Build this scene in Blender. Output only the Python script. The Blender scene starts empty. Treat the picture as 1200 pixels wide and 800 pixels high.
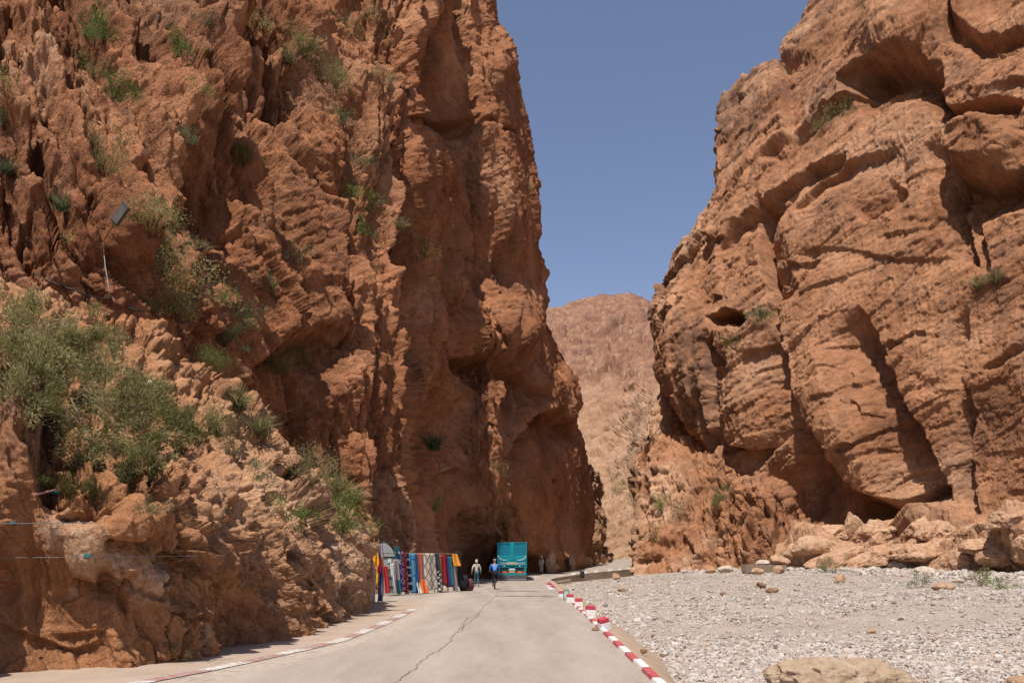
import bpy, bmesh, math, random
import numpy as np
from mathutils import Vector, Matrix

random.seed(7)
RNG = np.random.default_rng(11)
scene = bpy.context.scene
COL = scene.collection
F = 933.0          # focal length in photo pixels (1200 wide)
CH = 1.70          # eye height
HV = 655.0         # horizon row
PI = math.pi

# ------------------------------------------------------------------ helpers
def pt(u, v, Y):
    return Vector(((u - 600.0) * Y / F, Y, CH + (HV - v) * Y / F))

def tag(o, label=None, cat=None, group=None, kind=None):
    if label: o['label'] = label
    if cat: o['category'] = cat
    if group: o['group'] = group
    if kind: o['kind'] = kind
    return o

def link(o, parent=None):
    COL.objects.link(o)
    if parent is not None: o.parent = parent
    return o

def empty(name, loc=(0, 0, 0), rz=0.0):
    o = bpy.data.objects.new(name, None)
    o.empty_display_size = 0.2
    o.location = loc; o.rotation_euler = (0, 0, rz)
    return link(o)

def mesh_np(name, verts, faces, mat, parent=None, smooth=True):
    """verts (n,3) float array, faces (m,k) int array of equal size k"""
    me = bpy.data.meshes.new(name)
    verts = np.ascontiguousarray(verts, dtype=np.float32)
    faces = np.ascontiguousarray(faces, dtype=np.int32)
    k = faces.shape[1]
    me.vertices.add(len(verts)); me.vertices.foreach_set('co', verts.ravel())
    me.loops.add(faces.size); me.loops.foreach_set('vertex_index', faces.ravel())
    me.polygons.add(len(faces))
    me.polygons.foreach_set('loop_start', np.arange(0, faces.size, k, dtype=np.int32))
    me.polygons.foreach_set('use_smooth', np.full(len(faces), smooth, dtype=bool))
    me.update(calc_edges=True)
    me.materials.append(mat)
    o = bpy.data.objects.new(name, me)
    return link(o, parent)

def vattr(o, name, arr):
    a = o.data.attributes.new(name, 'FLOAT', 'POINT')
    a.data.foreach_set('value', np.ascontiguousarray(arr, dtype=np.float32).ravel())

class MB:
    """collects simple shapes, builds ONE mesh object"""
    def __init__(self): self.bm = bmesh.new()
    def box(self, c, s, rz=0.0, rot=None, taper=1.0, bev=0.0):
        r = bmesh.ops.create_cube(self.bm, size=1.0)
        vs = r['verts']
        M = rot if rot is not None else Matrix.Rotation(rz, 3, 'Z')
        for v in vs:
            t = taper if v.co.z > 0 else 1.0
            p = Vector((v.co.x * s[0] * t, v.co.y * s[1] * t, v.co.z * s[2]))
            v.co = M @ p + Vector(c)
        if bev > 0:
            es = list({e for v in vs for e in v.link_edges})
            bmesh.ops.bevel(self.bm, geom=es, offset=bev, segments=2, affect='EDGES', profile=0.6)
        return self
    def tube(self, pts, r, n=8, cap=True):
        pts = [Vector(p) for p in pts]
        rs = r if isinstance(r, (list, tuple)) else [r] * len(pts)
        rings = []
        ref = Vector((0.13, 0.21, 0.97))
        for i, p in enumerate(pts):
            d = (pts[min(i + 1, len(pts) - 1)] - pts[max(i - 1, 0)])
            if d.length < 1e-9: d = Vector((0, 0, 1))
            d.normalize()
            a = d.cross(ref)
            if a.length < 1e-3: a = d.cross(Vector((1, 0, 0)))
            a.normalize(); b = d.cross(a)
            rings.append([self.bm.verts.new(p + (a * math.cos(2 * PI * k / n) + b * math.sin(2 * PI * k / n)) * rs[i]) for k in range(n)])
        for i in range(len(rings) - 1):
            for k in range(n):
                self.bm.faces.new((rings[i][k], rings[i][(k + 1) % n], rings[i + 1][(k + 1) % n], rings[i + 1][k]))
        if cap:
            self.bm.faces.new(rings[0][::-1]); self.bm.faces.new(rings[-1])
        return self
    def ring(self, c, axis, R, r, n=28, m=6):
        c = Vector(c); axis = Vector(axis).normalized()
        a = axis.cross(Vector((0.1, 0.3, 0.94))).normalized(); b = axis.cross(a)
        vs = []
        for i in range(n):
            t = 2 * PI * i / n; d = a * math.cos(t) + b * math.sin(t)
            vs.append([self.bm.verts.new(c + d * (R + r * math.cos(2 * PI * k / m)) + axis * r * math.sin(2 * PI * k / m)) for k in range(m)])
        for i in range(n):
            for k in range(m):
                self.bm.faces.new((vs[i][k], vs[(i + 1) % n][k], vs[(i + 1) % n][(k + 1) % m], vs[i][(k + 1) % m]))
        return self
    def prism(self, pts, ext):
        """closed outline extruded by vector ext"""
        pts = [Vector(p) for p in pts]; ext = Vector(ext)
        a = [self.bm.verts.new(p) for p in pts]; b = [self.bm.verts.new(p + ext) for p in pts]
        self.bm.faces.new(a[::-1]); self.bm.faces.new(b)
        n = len(pts)
        for i in range(n): self.bm.faces.new((a[i], a[(i + 1) % n], b[(i + 1) % n], b[i]))
        return self
    def grid(self, rows):
        vs = [[self.bm.verts.new(p) for p in r] for r in rows]
        for i in range(len(vs) - 1):
            for j in range(len(vs[0]) - 1):
                self.bm.faces.new((vs[i][j], vs[i][j + 1], vs[i + 1][j + 1], vs[i + 1][j]))
        return self
    def build(self, name, mat, parent=None, smooth=False):
        bmesh.ops.recalc_face_normals(self.bm, faces=self.bm.faces)
        me = bpy.data.meshes.new(name); self.bm.to_mesh(me); self.bm.free()
        if smooth:
            me.polygons.foreach_set('use_smooth', np.ones(len(me.polygons), dtype=bool))
        me.materials.append(mat)
        return link(bpy.data.objects.new(name, me), parent)

# ------------------------------------------------------------------ noise
LAT = RNG.random((64, 64, 64)).astype(np.float32) * 2 - 1
LATF = LAT.ravel()
def vnoise(P, sc=1.0, off=0.0):
    """smooth 3-D lattice noise in -1..1"""
    if np.isscalar(sc): sc = (sc, sc, sc)
    out = 0
    q = [P[:, i].astype(np.float32) * np.float32(sc[i]) + np.float32(off * (1.7 + 0.61 * i) + 31.3) for i in range(3)]
    i0 = [np.floor(a).astype(np.int32) for a in q]
    f = [a - b for a, b in zip(q, i0)]
    w = [a * a * a * (a * (a * 6 - 15) + 10) for a in f]
    ix = [((i0[0] & 63) << 12), (((i0[0] + 1) & 63) << 12)]
    iy = [((i0[1] & 63) << 6), (((i0[1] + 1) & 63) << 6)]
    iz = [(i0[2] & 63), ((i0[2] + 1) & 63)]
    def c(a, b):
        k = ix[a] + iy[b]
        g0 = LATF[k + iz[0]]; g1 = LATF[k + iz[1]]
        return g0 + (g1 - g0) * w[2]
    r0 = c(0, 0); r0 = r0 + (c(0, 1) - r0) * w[1]
    r1 = c(1, 0); r1 = r1 + (c(1, 1) - r1) * w[1]
    return r0 + (r1 - r0) * w[0]

ROT = np.array([[0.36, 0.48, -0.8], [-0.8, 0.6, 0.0], [0.48, 0.64, 0.6]], dtype=np.float32)
def fbm(P, sc, octs=4, off=0.0, gain=0.5, ridge=False):
    Q = P * np.asarray(sc, dtype=np.float32)
    a = 1.0; tot = 0; out = 0
    for o in range(octs):
        n = vnoise(Q, 1.0, off + o * 3.7)
        if ridge: n = 1 - 2 * np.abs(n)
        out = out + n * a; tot += a
        a *= gain; Q = (Q @ ROT) * np.float32(2.03)
    return out / tot

def hash3(ix, iy, iz, s):
    k = (((ix * 7 + s * 13) & 63) << 12) + (((iy + s * 5) & 63) << 6) + ((iz + s * 29) & 63)
    return LATF[k]

def worley(P, seed=0, jit=0.42):
    """P in cell units -> F1, F2, facet value (random plane per cell), cell random"""
    n = len(P)
    i0 = np.floor(P).astype(np.int32)
    fr = (P - i0).astype(np.float32)
    F1 = np.full(n, 9., np.float32); F2 = np.full(n, 9., np.float32)
    pl = np.zeros(n, np.float32); cr = np.zeros(n, np.float32)
    for dx in (-1, 0, 1):
        for dy in (-1, 0, 1):
            for dz in (-1, 0, 1):
                x = i0[:, 0] + dx; y = i0[:, 1] + dy; z = i0[:, 2] + dz
                base = (((x + seed * 11) & 63) << 12) + (((y + seed * 5) & 63) << 6)
                h1 = LATF[base + ((z + seed) & 63)]
                h2 = LATF[base + ((z + seed + 17) & 63)]
                h3 = LATF[base + ((z + seed + 37) & 63)]
                vx = fr[:, 0] - (dx + 0.5 + jit * h1)
                vy = fr[:, 1] - (dy + 0.5 + jit * h2)
                vz = fr[:, 2] - (dz + 0.5 + jit * h3)
                d = vx * vx + vy * vy + vz * vz
                near = d < F1
                F2 = np.where(near, F1, np.minimum(F2, d))
                F1 = np.where(near, d, F1)
                p = h2 * vx + h3 * vy + h1 * vz
                pl = np.where(near, p, pl)
                cr = np.where(near, LATF[base + ((z + seed + 51) & 63)], cr)
    return np.sqrt(F1), np.sqrt(F2), pl, cr

def sstep(a, b, x):
    t = np.clip((x - a) / (b - a), 0, 1)
    return t * t * (3 - 2 * t)

def tps(ctrl, U, V):
    """thin-plate spline through (u, v, value) points"""
    c = np.array(ctrl, dtype=np.float64); n = len(c)
    x = c[:, :2] / 100.0
    def K(d2): return np.where(d2 > 1e-12, 0.5 * d2 * np.log(d2 + 1e-20), 0.0)
    A = np.zeros((n + 3, n + 3))
    d2 = ((x[:, None, :] - x[None, :, :]) ** 2).sum(-1)
    A[:n, :n] = K(d2) + np.eye(n) * 1e-3
    A[:n, n] = 1; A[:n, n + 1:] = x; A[n, :n] = 1; A[n + 1:, :n] = x.T
    b = np.zeros(n + 3); b[:n] = c[:, 2]
    w = np.linalg.solve(A, b)
    u = U.ravel() / 100.0; v = V.ravel() / 100.0
    out = w[n] + w[n + 1] * u + w[n + 2] * v
    for i in range(n):
        d2 = (u - x[i, 0]) ** 2 + (v - x[i, 1]) ** 2
        out = out + w[i] * 0.5 * d2 * np.log(d2 + 1e-12)
    return out.reshape(U.shape)

def unproj(U, V, D):
    return np.stack([(U - 600.0) * D / F, D, CH + (HV - V) * D / F], -1)

def poly_field(U, V, pts):
    """signed distance (positive to the right of the direction of travel, in px) and distance along"""
    best = np.full(U.shape, 1e9, np.float32); sg = np.zeros(U.shape, np.float32); par = np.zeros(U.shape, np.float32)
    L = 0; segs = []
    for a, b in zip(pts[:-1], pts[1:]):
        l = math.hypot(b[0] - a[0], b[1] - a[1]); segs.append((a, b, L, l)); L += l
    for (a, b, l0, l) in segs:
        dx, dy = (b[0] - a[0]) / l, (b[1] - a[1]) / l
        t = np.clip((U - a[0]) * dx + (V - a[1]) * dy, 0, l)
        ex = U - (a[0] + dx * t); ey = V - (a[1] + dy * t)
        d = np.hypot(ex, ey); cr = dx * ey - dy * ex
        m = d < best
        best = np.where(m, d, best); sg = np.where(m, np.sign(cr), sg); par = np.where(m, (l0 + t) / L, par)
    return best, sg, par

def feat(U, V, feats, warpu, warpv):
    """authored relief in metres: ('crack', pts, width, depth), ('step', pts, far_width, depth), ('blob', u, v, ru, rv, amp, sharp)"""
    out = np.zeros(U.shape, np.float32)
    for f in feats:
        if f[0] == 'blob':
            _, cu, cv, ru, rv, amp, ang, sh = f
            m = (np.abs(U - cu) < 2.2 * max(ru, rv) + 20) & (np.abs(V - cv) < 2.2 * max(ru, rv) + 20)
            if not m.any(): continue
            u = U[m] + warpu[m] * 0.35 * min(ru, rv) / 10; v = V[m] + warpv[m] * 0.35 * min(ru, rv) / 10
            ca, sa = math.cos(math.radians(ang)), math.sin(math.radians(ang))
            x = ((u - cu) * ca + (v - cv) * sa) / ru; y = (-(u - cu) * sa + (v - cv) * ca) / rv
            r = np.hypot(x, y)
            out[m] += amp * (1 - sstep(1 - sh, 1 + sh, r))
        else:
            kind, pts, wdt, dep = f[:4]
            p = np.array(pts)
            mg = wdt * 2.5 + 15
            m = (U > p[:, 0].min() - mg) & (U < p[:, 0].max() + mg) & (V > p[:, 1].min() - mg) & (V < p[:, 1].max() + mg)
            if not m.any(): continue
            u = U[m] + warpu[m] * 5; v = V[m] + warpv[m] * 5
            d, s, t = poly_field(u, v, pts)
            env = sstep(0, 0.14, t) * (1 - sstep(0.86, 1.0, t))
            if kind == 'crack':
                out[m] -= dep * env * np.exp(-(d / wdt) ** 2)
            else:
                sd = d * s       # recessed on the positive side, ramps back over wdt px
                soft = f[4] if len(f) > 4 else 3.0
                prof = sstep(-soft, soft, sd) * np.clip(1 - sd / wdt, 0, 1)
                out[m] -= dep * env * prof
    return out

def grid_faces(ny, nx, flip=False):
    i = np.arange((ny - 1) * (nx - 1), dtype=np.int32)
    r = i // (nx - 1); c = i % (nx - 1)
    a = r * nx + c
    f = np.stack([a, a + nx, a + nx + 1, a + 1], -1)
    return f[:, ::-1] if flip else f

def grid_normals(P):
    du = np.gradient(P, axis=1); dv = np.gradient(P, axis=0)
    n = np.cross(dv, du)
    n /= (np.linalg.norm(n, axis=-1, keepdims=True) + 1e-9)
    return n

def smooth_grid(A, k):
    for _ in range(k):
        B = A.copy()
        B[1:-1] = (A[:-2] + A[1:-1] * 2 + A[2:]) / 4
        A = B.copy()
        A[:, 1:-1] = (B[:, :-2] + B[:, 1:-1] * 2 + B[:, 2:]) / 4
    return A

# ------------------------------------------------------------------ node helpers
class NT:
    def __init__(self, name):
        self.m = bpy.data.materials.new(name); self.m.use_nodes = True
        self.t = self.m.node_tree; self.t.nodes.clear()
        self.out = self.t.nodes.new('ShaderNodeOutputMaterial')
        self.b = self.t.nodes.new('ShaderNodeBsdfPrincipled')
        self.t.links.new(self.b.outputs[0], self.out.inputs[0])
        self.b.inputs['Roughness'].default_value = 0.9
        self.b.inputs['Specular IOR Level'].default_value = 0.2
        self._tc = None
    def n(self, typ, **kw):
        nd = self.t.nodes.new(typ)
        for k, v in kw.items(): setattr(nd, k, v)
        return nd
    def l(self, a, b): self.t.links.new(a, b)
    def pos(self):
        if self._tc is None: self._tc = self.n('ShaderNodeTexCoord')
        return self._tc.outputs['Object']
    def mapping(self, scale=(1, 1, 1), rot=(0, 0, 0), src=None):
        mp = self.n('ShaderNodeMapping'); self.l(src or self.pos(), mp.inputs[0])
        mp.inputs['Scale'].default_value = scale; mp.inputs['Rotation'].default_value = rot
        return mp.outputs[0]
    def noise(self, sc, det=5, rough=0.6, vec=None, dist=0.0):
        nd = self.n('ShaderNodeTexNoise'); self.l(vec or self.pos(), nd.inputs['Vector'])
        nd.inputs['Scale'].default_value = sc; nd.inputs['Detail'].default_value = det
        nd.inputs['Roughness'].default_value = rough; nd.inputs['Distortion'].default_value = dist
        return nd.outputs['Fac']
    def voro(self, sc, feature='F1', out='Distance', vec=None, rnd=1.0):
        nd = self.n('ShaderNodeTexVoronoi', feature=feature); self.l(vec or self.pos(), nd.inputs['Vector'])
        nd.inputs['Scale'].default_value = sc; nd.inputs['Randomness'].default_value = rnd
        return nd.outputs[out]
    def ramp(self, fac, stops, interp='LINEAR'):
        nd = self.n('ShaderNodeValToRGB'); cr = nd.color_ramp; cr.interpolation = interp
        while len(cr.elements) < len(stops): cr.elements.new(0.5)
        for e, (p, c) in zip(cr.elements, stops):
            e.position = p; e.color = (*c, 1) if len(c) == 3 else c
        self.l(fac, nd.inputs[0]); return nd.outputs[0]
    def mix(self, fac, a, b, blend='MIX'):
        nd = self.n('ShaderNodeMix', data_type='RGBA', blend_type=blend)
        for s, x in ((0, fac), (6, a), (7, b)):
            if hasattr(x, 'is_output'): self.l(x, nd.inputs[s])
            elif s == 0: nd.inputs[0].default_value = x
            else: nd.inputs[s].default_value = (*x, 1)
        return nd.outputs[2]
    def math(self, op, a, b=0.0, clamp=False):
        nd = self.n('ShaderNodeMath', operation=op, use_clamp=clamp)
        for i, x in enumerate((a, b)):
            if hasattr(x, 'is_output'): self.l(x, nd.inputs[i])
            else: nd.inputs[i].default_value = x
        return nd.outputs[0]
    def attr(self, name):
        nd = self.n('ShaderNodeAttribute'); nd.attribute_name = name; return nd.outputs['Fac']
    def bump(self, h, strength=0.5, dist=0.05, prev=None):
        nd = self.n('ShaderNodeBump'); nd.inputs['Strength'].default_value = strength
        nd.inputs['Distance'].default_value = dist; self.l(h, nd.inputs['Height'])
        if prev is not None: self.l(prev, nd.inputs['Normal'])
        return nd.outputs[0]
    def fin(self, color=None, normal=None, rough=None):
        if color is not None:
            if hasattr(color, 'is_output'): self.l(color, self.b.inputs['Base Color'])
            else: self.b.inputs['Base Color'].default_value = (*color, 1)
        if normal is not None: self.l(normal, self.b.inputs['Normal'])
        if rough is not None: self.b.inputs['Roughness'].default_value = rough
        return self.m

def rock_mat(name, c_dark, c_mid, c_light, c_pale, c_stain, streak=0.3, fine=1.0, pale_amt=1.0):
    t = NT(name)
    n1 = t.noise(0.13, 6, 0.62)
    n2 = t.noise(0.9 * fine, 8, 0.7, dist=0.4)
    n3 = t.noise(6.0 * fine, 6, 0.7)
    base = t.ramp(n1, [(0.30, c_dark), (0.48, c_mid), (0.66, c_light)])
    v2 = t.ramp(n2, [(0.28, (0.55, 0.52, 0.50)), (0.5, (1, 1, 1)), (0.72, (1.32, 1.30, 1.28))])
    base = t.mix(0.8, base, v2, 'MULTIPLY')
    v3 = t.ramp(n3, [(0.3, (0.72, 0.70, 0.68)), (0.55, (1, 1, 1)), (0.75, (1.22, 1.22, 1.22))])
    base = t.mix(0.75, base, v3, 'MULTIPLY')
    # vertical water streaks and desert varnish
    st = t.noise(1.0, 6, 0.65, vec=t.mapping((0.55, 0.55, 0.05)))
    stf = t.math('MULTIPLY', t.ramp(st, [(0.52, (0, 0, 0)), (0.68, (1, 1, 1))]), streak)
    base = t.mix(stf, base, c_stain)
    # authored tints: pale crust and dark varnish areas
    pf = t.math('MULTIPLY', t.attr('pale'), t.ramp(t.noise(3.2 * fine, 8, 0.75), [(0.38, (0, 0, 0)), (0.56, (1, 1, 1))]))
    base = t.mix(t.math('MULTIPLY', pf, pale_amt, True), base, c_pale)
    df = t.math('MULTIPLY', t.attr('varnish'), t.ramp(t.noise(0.8 * fine, 6, 0.7), [(0.36, (0, 0, 0)), (0.6, (1, 1, 1))]))
    base = t.mix(df, base, c_stain)
    h = t.math('ADD', t.math('MULTIPLY', n2, 0.6), t.math('MULTIPLY', n3, 0.35))
    nb = t.noise(22.0 * fine, 4, 0.7)
    b1 = t.bump(h, 0.75, 0.16 / fine)
    vc = t.voro(5.5 * fine, 'DISTANCE_TO_EDGE', vec=t.mapping((1, 1, .7)))
    vf = t.voro(2.6 * fine, 'F1', vec=t.mapping((1, 1, .6)))
    hh = t.math('ADD', t.math('MINIMUM', vc, .18), t.math('MULTIPLY', vf, -.35))
    b1 = t.bump(hh, .8, .16 / fine, b1)
    b2 = t.bump(nb, 0.9, 0.06 / fine, b1)
    t.b.inputs['Specular IOR Level'].default_value = 0.12
    return t.fin(base, b2, 0.95)

def plain(name, col, rough=0.8, metal=0.0, var=0.25, sc=8.0, spec=0.3, bump=0.0):
    t = NT(name)
    nz = t.noise(sc, 5, 0.6)
    c = t.ramp(nz, [(0.3, tuple(max(0, x * (1 - var)) for x in col)), (0.7, tuple(min(1, x * (1 + var)) for x in col))])
    t.b.inputs['Metallic'].default_value = metal
    t.b.inputs['Specular IOR Level'].default_value = spec
    nrm = t.bump(t.noise(sc * 5, 4), bump, 0.01) if bump > 0 else None
    return t.fin(c, nrm, rough)

M = {}
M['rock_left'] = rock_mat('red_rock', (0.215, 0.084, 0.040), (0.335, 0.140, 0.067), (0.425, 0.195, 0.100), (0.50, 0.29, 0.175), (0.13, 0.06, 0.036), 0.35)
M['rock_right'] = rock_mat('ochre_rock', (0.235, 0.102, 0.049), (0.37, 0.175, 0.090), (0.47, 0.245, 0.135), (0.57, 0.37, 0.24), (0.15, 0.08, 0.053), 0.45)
M['rock_near'] = rock_mat('orange_rock', (0.27, 0.115, 0.05), (0.385, 0.182, 0.086), (0.465, 0.252, 0.137), (0.53, 0.37, 0.25), (0.15, 0.085, 0.06), 0.25, fine=2.6, pale_amt=.7)
M['rock_far'] = rock_mat('hill_rock', (0.215, 0.108, 0.064), (0.325, 0.178, 0.108), (0.41, 0.24, 0.152), (0.50, 0.34, 0.22), (0.17, 0.085, 0.06), 0.1, fine=0.5)
# ------------------------------------------------------------------ cliffs
SURF = {}
def lerp(pts, x):
    p = np.array(pts, dtype=np.float64)
    return np.interp(x, p[:, 0], p[:, 1])

def register(name, P, shape):
    Q = P.reshape(-1, 3)
    ok = Q[:, 1] > 2
    Q = Q[ok]
    SURF[name] = np.stack([600 + Q[:, 0] * F / Q[:, 1], HV - (Q[:, 2] - CH) * F / Q[:, 1], Q[:, 1], Q[:, 0], Q[:, 2]], -1)

def on_surf(name, u, v, r=2.0):
    S = SURF[name]
    m = (np.abs(S[:, 0] - u) < r) & (np.abs(S[:, 1] - v) < r)
    if not m.any():
        d = (S[:, 0] - u) ** 2 + (S[:, 1] - v) ** 2
        k = int(np.argmin(d))
    else:
        k = np.nonzero(m)[0]; k = int(k[np.argmin(S[k, 2])])
    return Vector((S[k, 3], S[k, 2], S[k, 4]))

def saw(x, rise=0.74):
    f = x - np.floor(x)
    up = f / rise
    dn = (1 - f) / (1 - rise)
    up = up * up * (3 - 2 * up) * 0.4 + up * 0.6
    return np.where(f < rise, up, dn * dn * (3 - 2 * dn))

def displace(P, amt, sm=6, n0=None, mixn=0.0):
    """push the surface out along its own normals, or mostly along the broad base normals n0"""
    if n0 is not None and mixn <= 0: n = n0
    else:
        n = grid_normals(smooth_grid(P, sm))
        if n0 is not None:
            n = n * mixn + n0 * (1 - mixn); n /= np.linalg.norm(n, axis=-1, keepdims=True) + 1e-9
    return P + n * amt[..., None]

def craggy(P, U, V, axis, stretch, scales, amps, cracks, seed, dist_amp=0.35):
    """facetted fracture blocks at several scales, measured in metres"""
    sh = U.shape
    Q = P.reshape(-1, 3).astype(np.float32)
    axis = np.array(axis, float); axis /= np.linalg.norm(axis)
    tot = np.zeros(len(Q), np.float32)
    for i, (s, a, c) in enumerate(zip(scales, amps, cracks)):
        W = Q.copy()
        for k in range(3):
            W[:, k] += s * dist_amp * vnoise(Q, 1.1 / s, seed * 3 + k * 7 + i)
            W[:, k] += s * dist_amp * 0.35 * vnoise(Q, 3.1 / s, seed * 5 + k * 9 + i)
        st = stretch if i < 2 else 1 + (stretch - 1) * .45
        al = W @ axis.astype(np.float32)
        W = W - np.outer(al, axis).astype(np.float32) * np.float32(1 - 1 / st)
        F1, F2, pl, cr = worley(W / np.float32(s), seed + i * 3)
        e = F2 - F1
        gate = 0.55 + 0.45 * vnoise(Q, 0.35 / s, seed + 40 + i)
        tot += a * gate * (pl * 1.25 + cr * 0.30) * 1.0
        tot -= c * (1 - sstep(0.0, 0.13, e)) * gate
    return tot.reshape(sh)

def joints(P, dirs, seed, axis=None, along=3.0):
    """families of fracture steps: each surface rises along its direction and breaks off sharply;
    dirs = (vector, spacing, height, rise, share); the warp is drawn out along axis so that edges run long and straight"""
    sh = P.shape[:2]; Q = P.reshape(-1, 3).astype(np.float32); tot = np.zeros(len(Q), np.float32)
    W = Q
    if axis is not None:
        ax = np.array(axis, np.float32); ax /= np.linalg.norm(ax)
        W = Q - np.outer(Q @ ax, ax) * np.float32(1 - 1 / along)
    for i, (d, s, a, rise, share) in enumerate(dirs):
        d = np.array(d, np.float32); d /= np.linalg.norm(d)
        ph = (Q @ d) / np.float32(s)
        ph = ph + .62 * vnoise(W, .36 / s, seed + i * 5) + .20 * vnoise(W, 1.0 / s, seed + i * 7 + 2) + .07 * vnoise(Q, 2.9 / s, seed + i * 9 + 4)
        cell = np.floor(ph)
        r = LATF[((cell.astype(np.int64) * 7919 + seed * 131 + i * 17) & 262143)]
        gate = sstep(-.25, .25, vnoise(W, .33 / s, seed + 60 + i) + .6 * r + (share - .5) * 1.6)
        tot += a * (saw(ph, rise) - .5) * gate
    return tot.reshape(sh)

def col_warp(C, uL, uR, v, n, w=0.5):
    """column positions: part even in angle, part even along the rock"""
    u = np.linspace(uL, uR, 1500); D = tps(C, u[None], np.full((1, 1500), v))[0]
    P = unproj(u, np.full(1500, v), D)
    arc = np.concatenate([[0], np.cumsum(np.linalg.norm(np.diff(P, axis=0), axis=1))]); arc /= arc[-1]
    f = (1 - w) * np.linspace(0, 1, 1500) + w * arc
    return np.interp(np.linspace(0, 1, n), f, np.linspace(0, 1, 1500))

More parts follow.
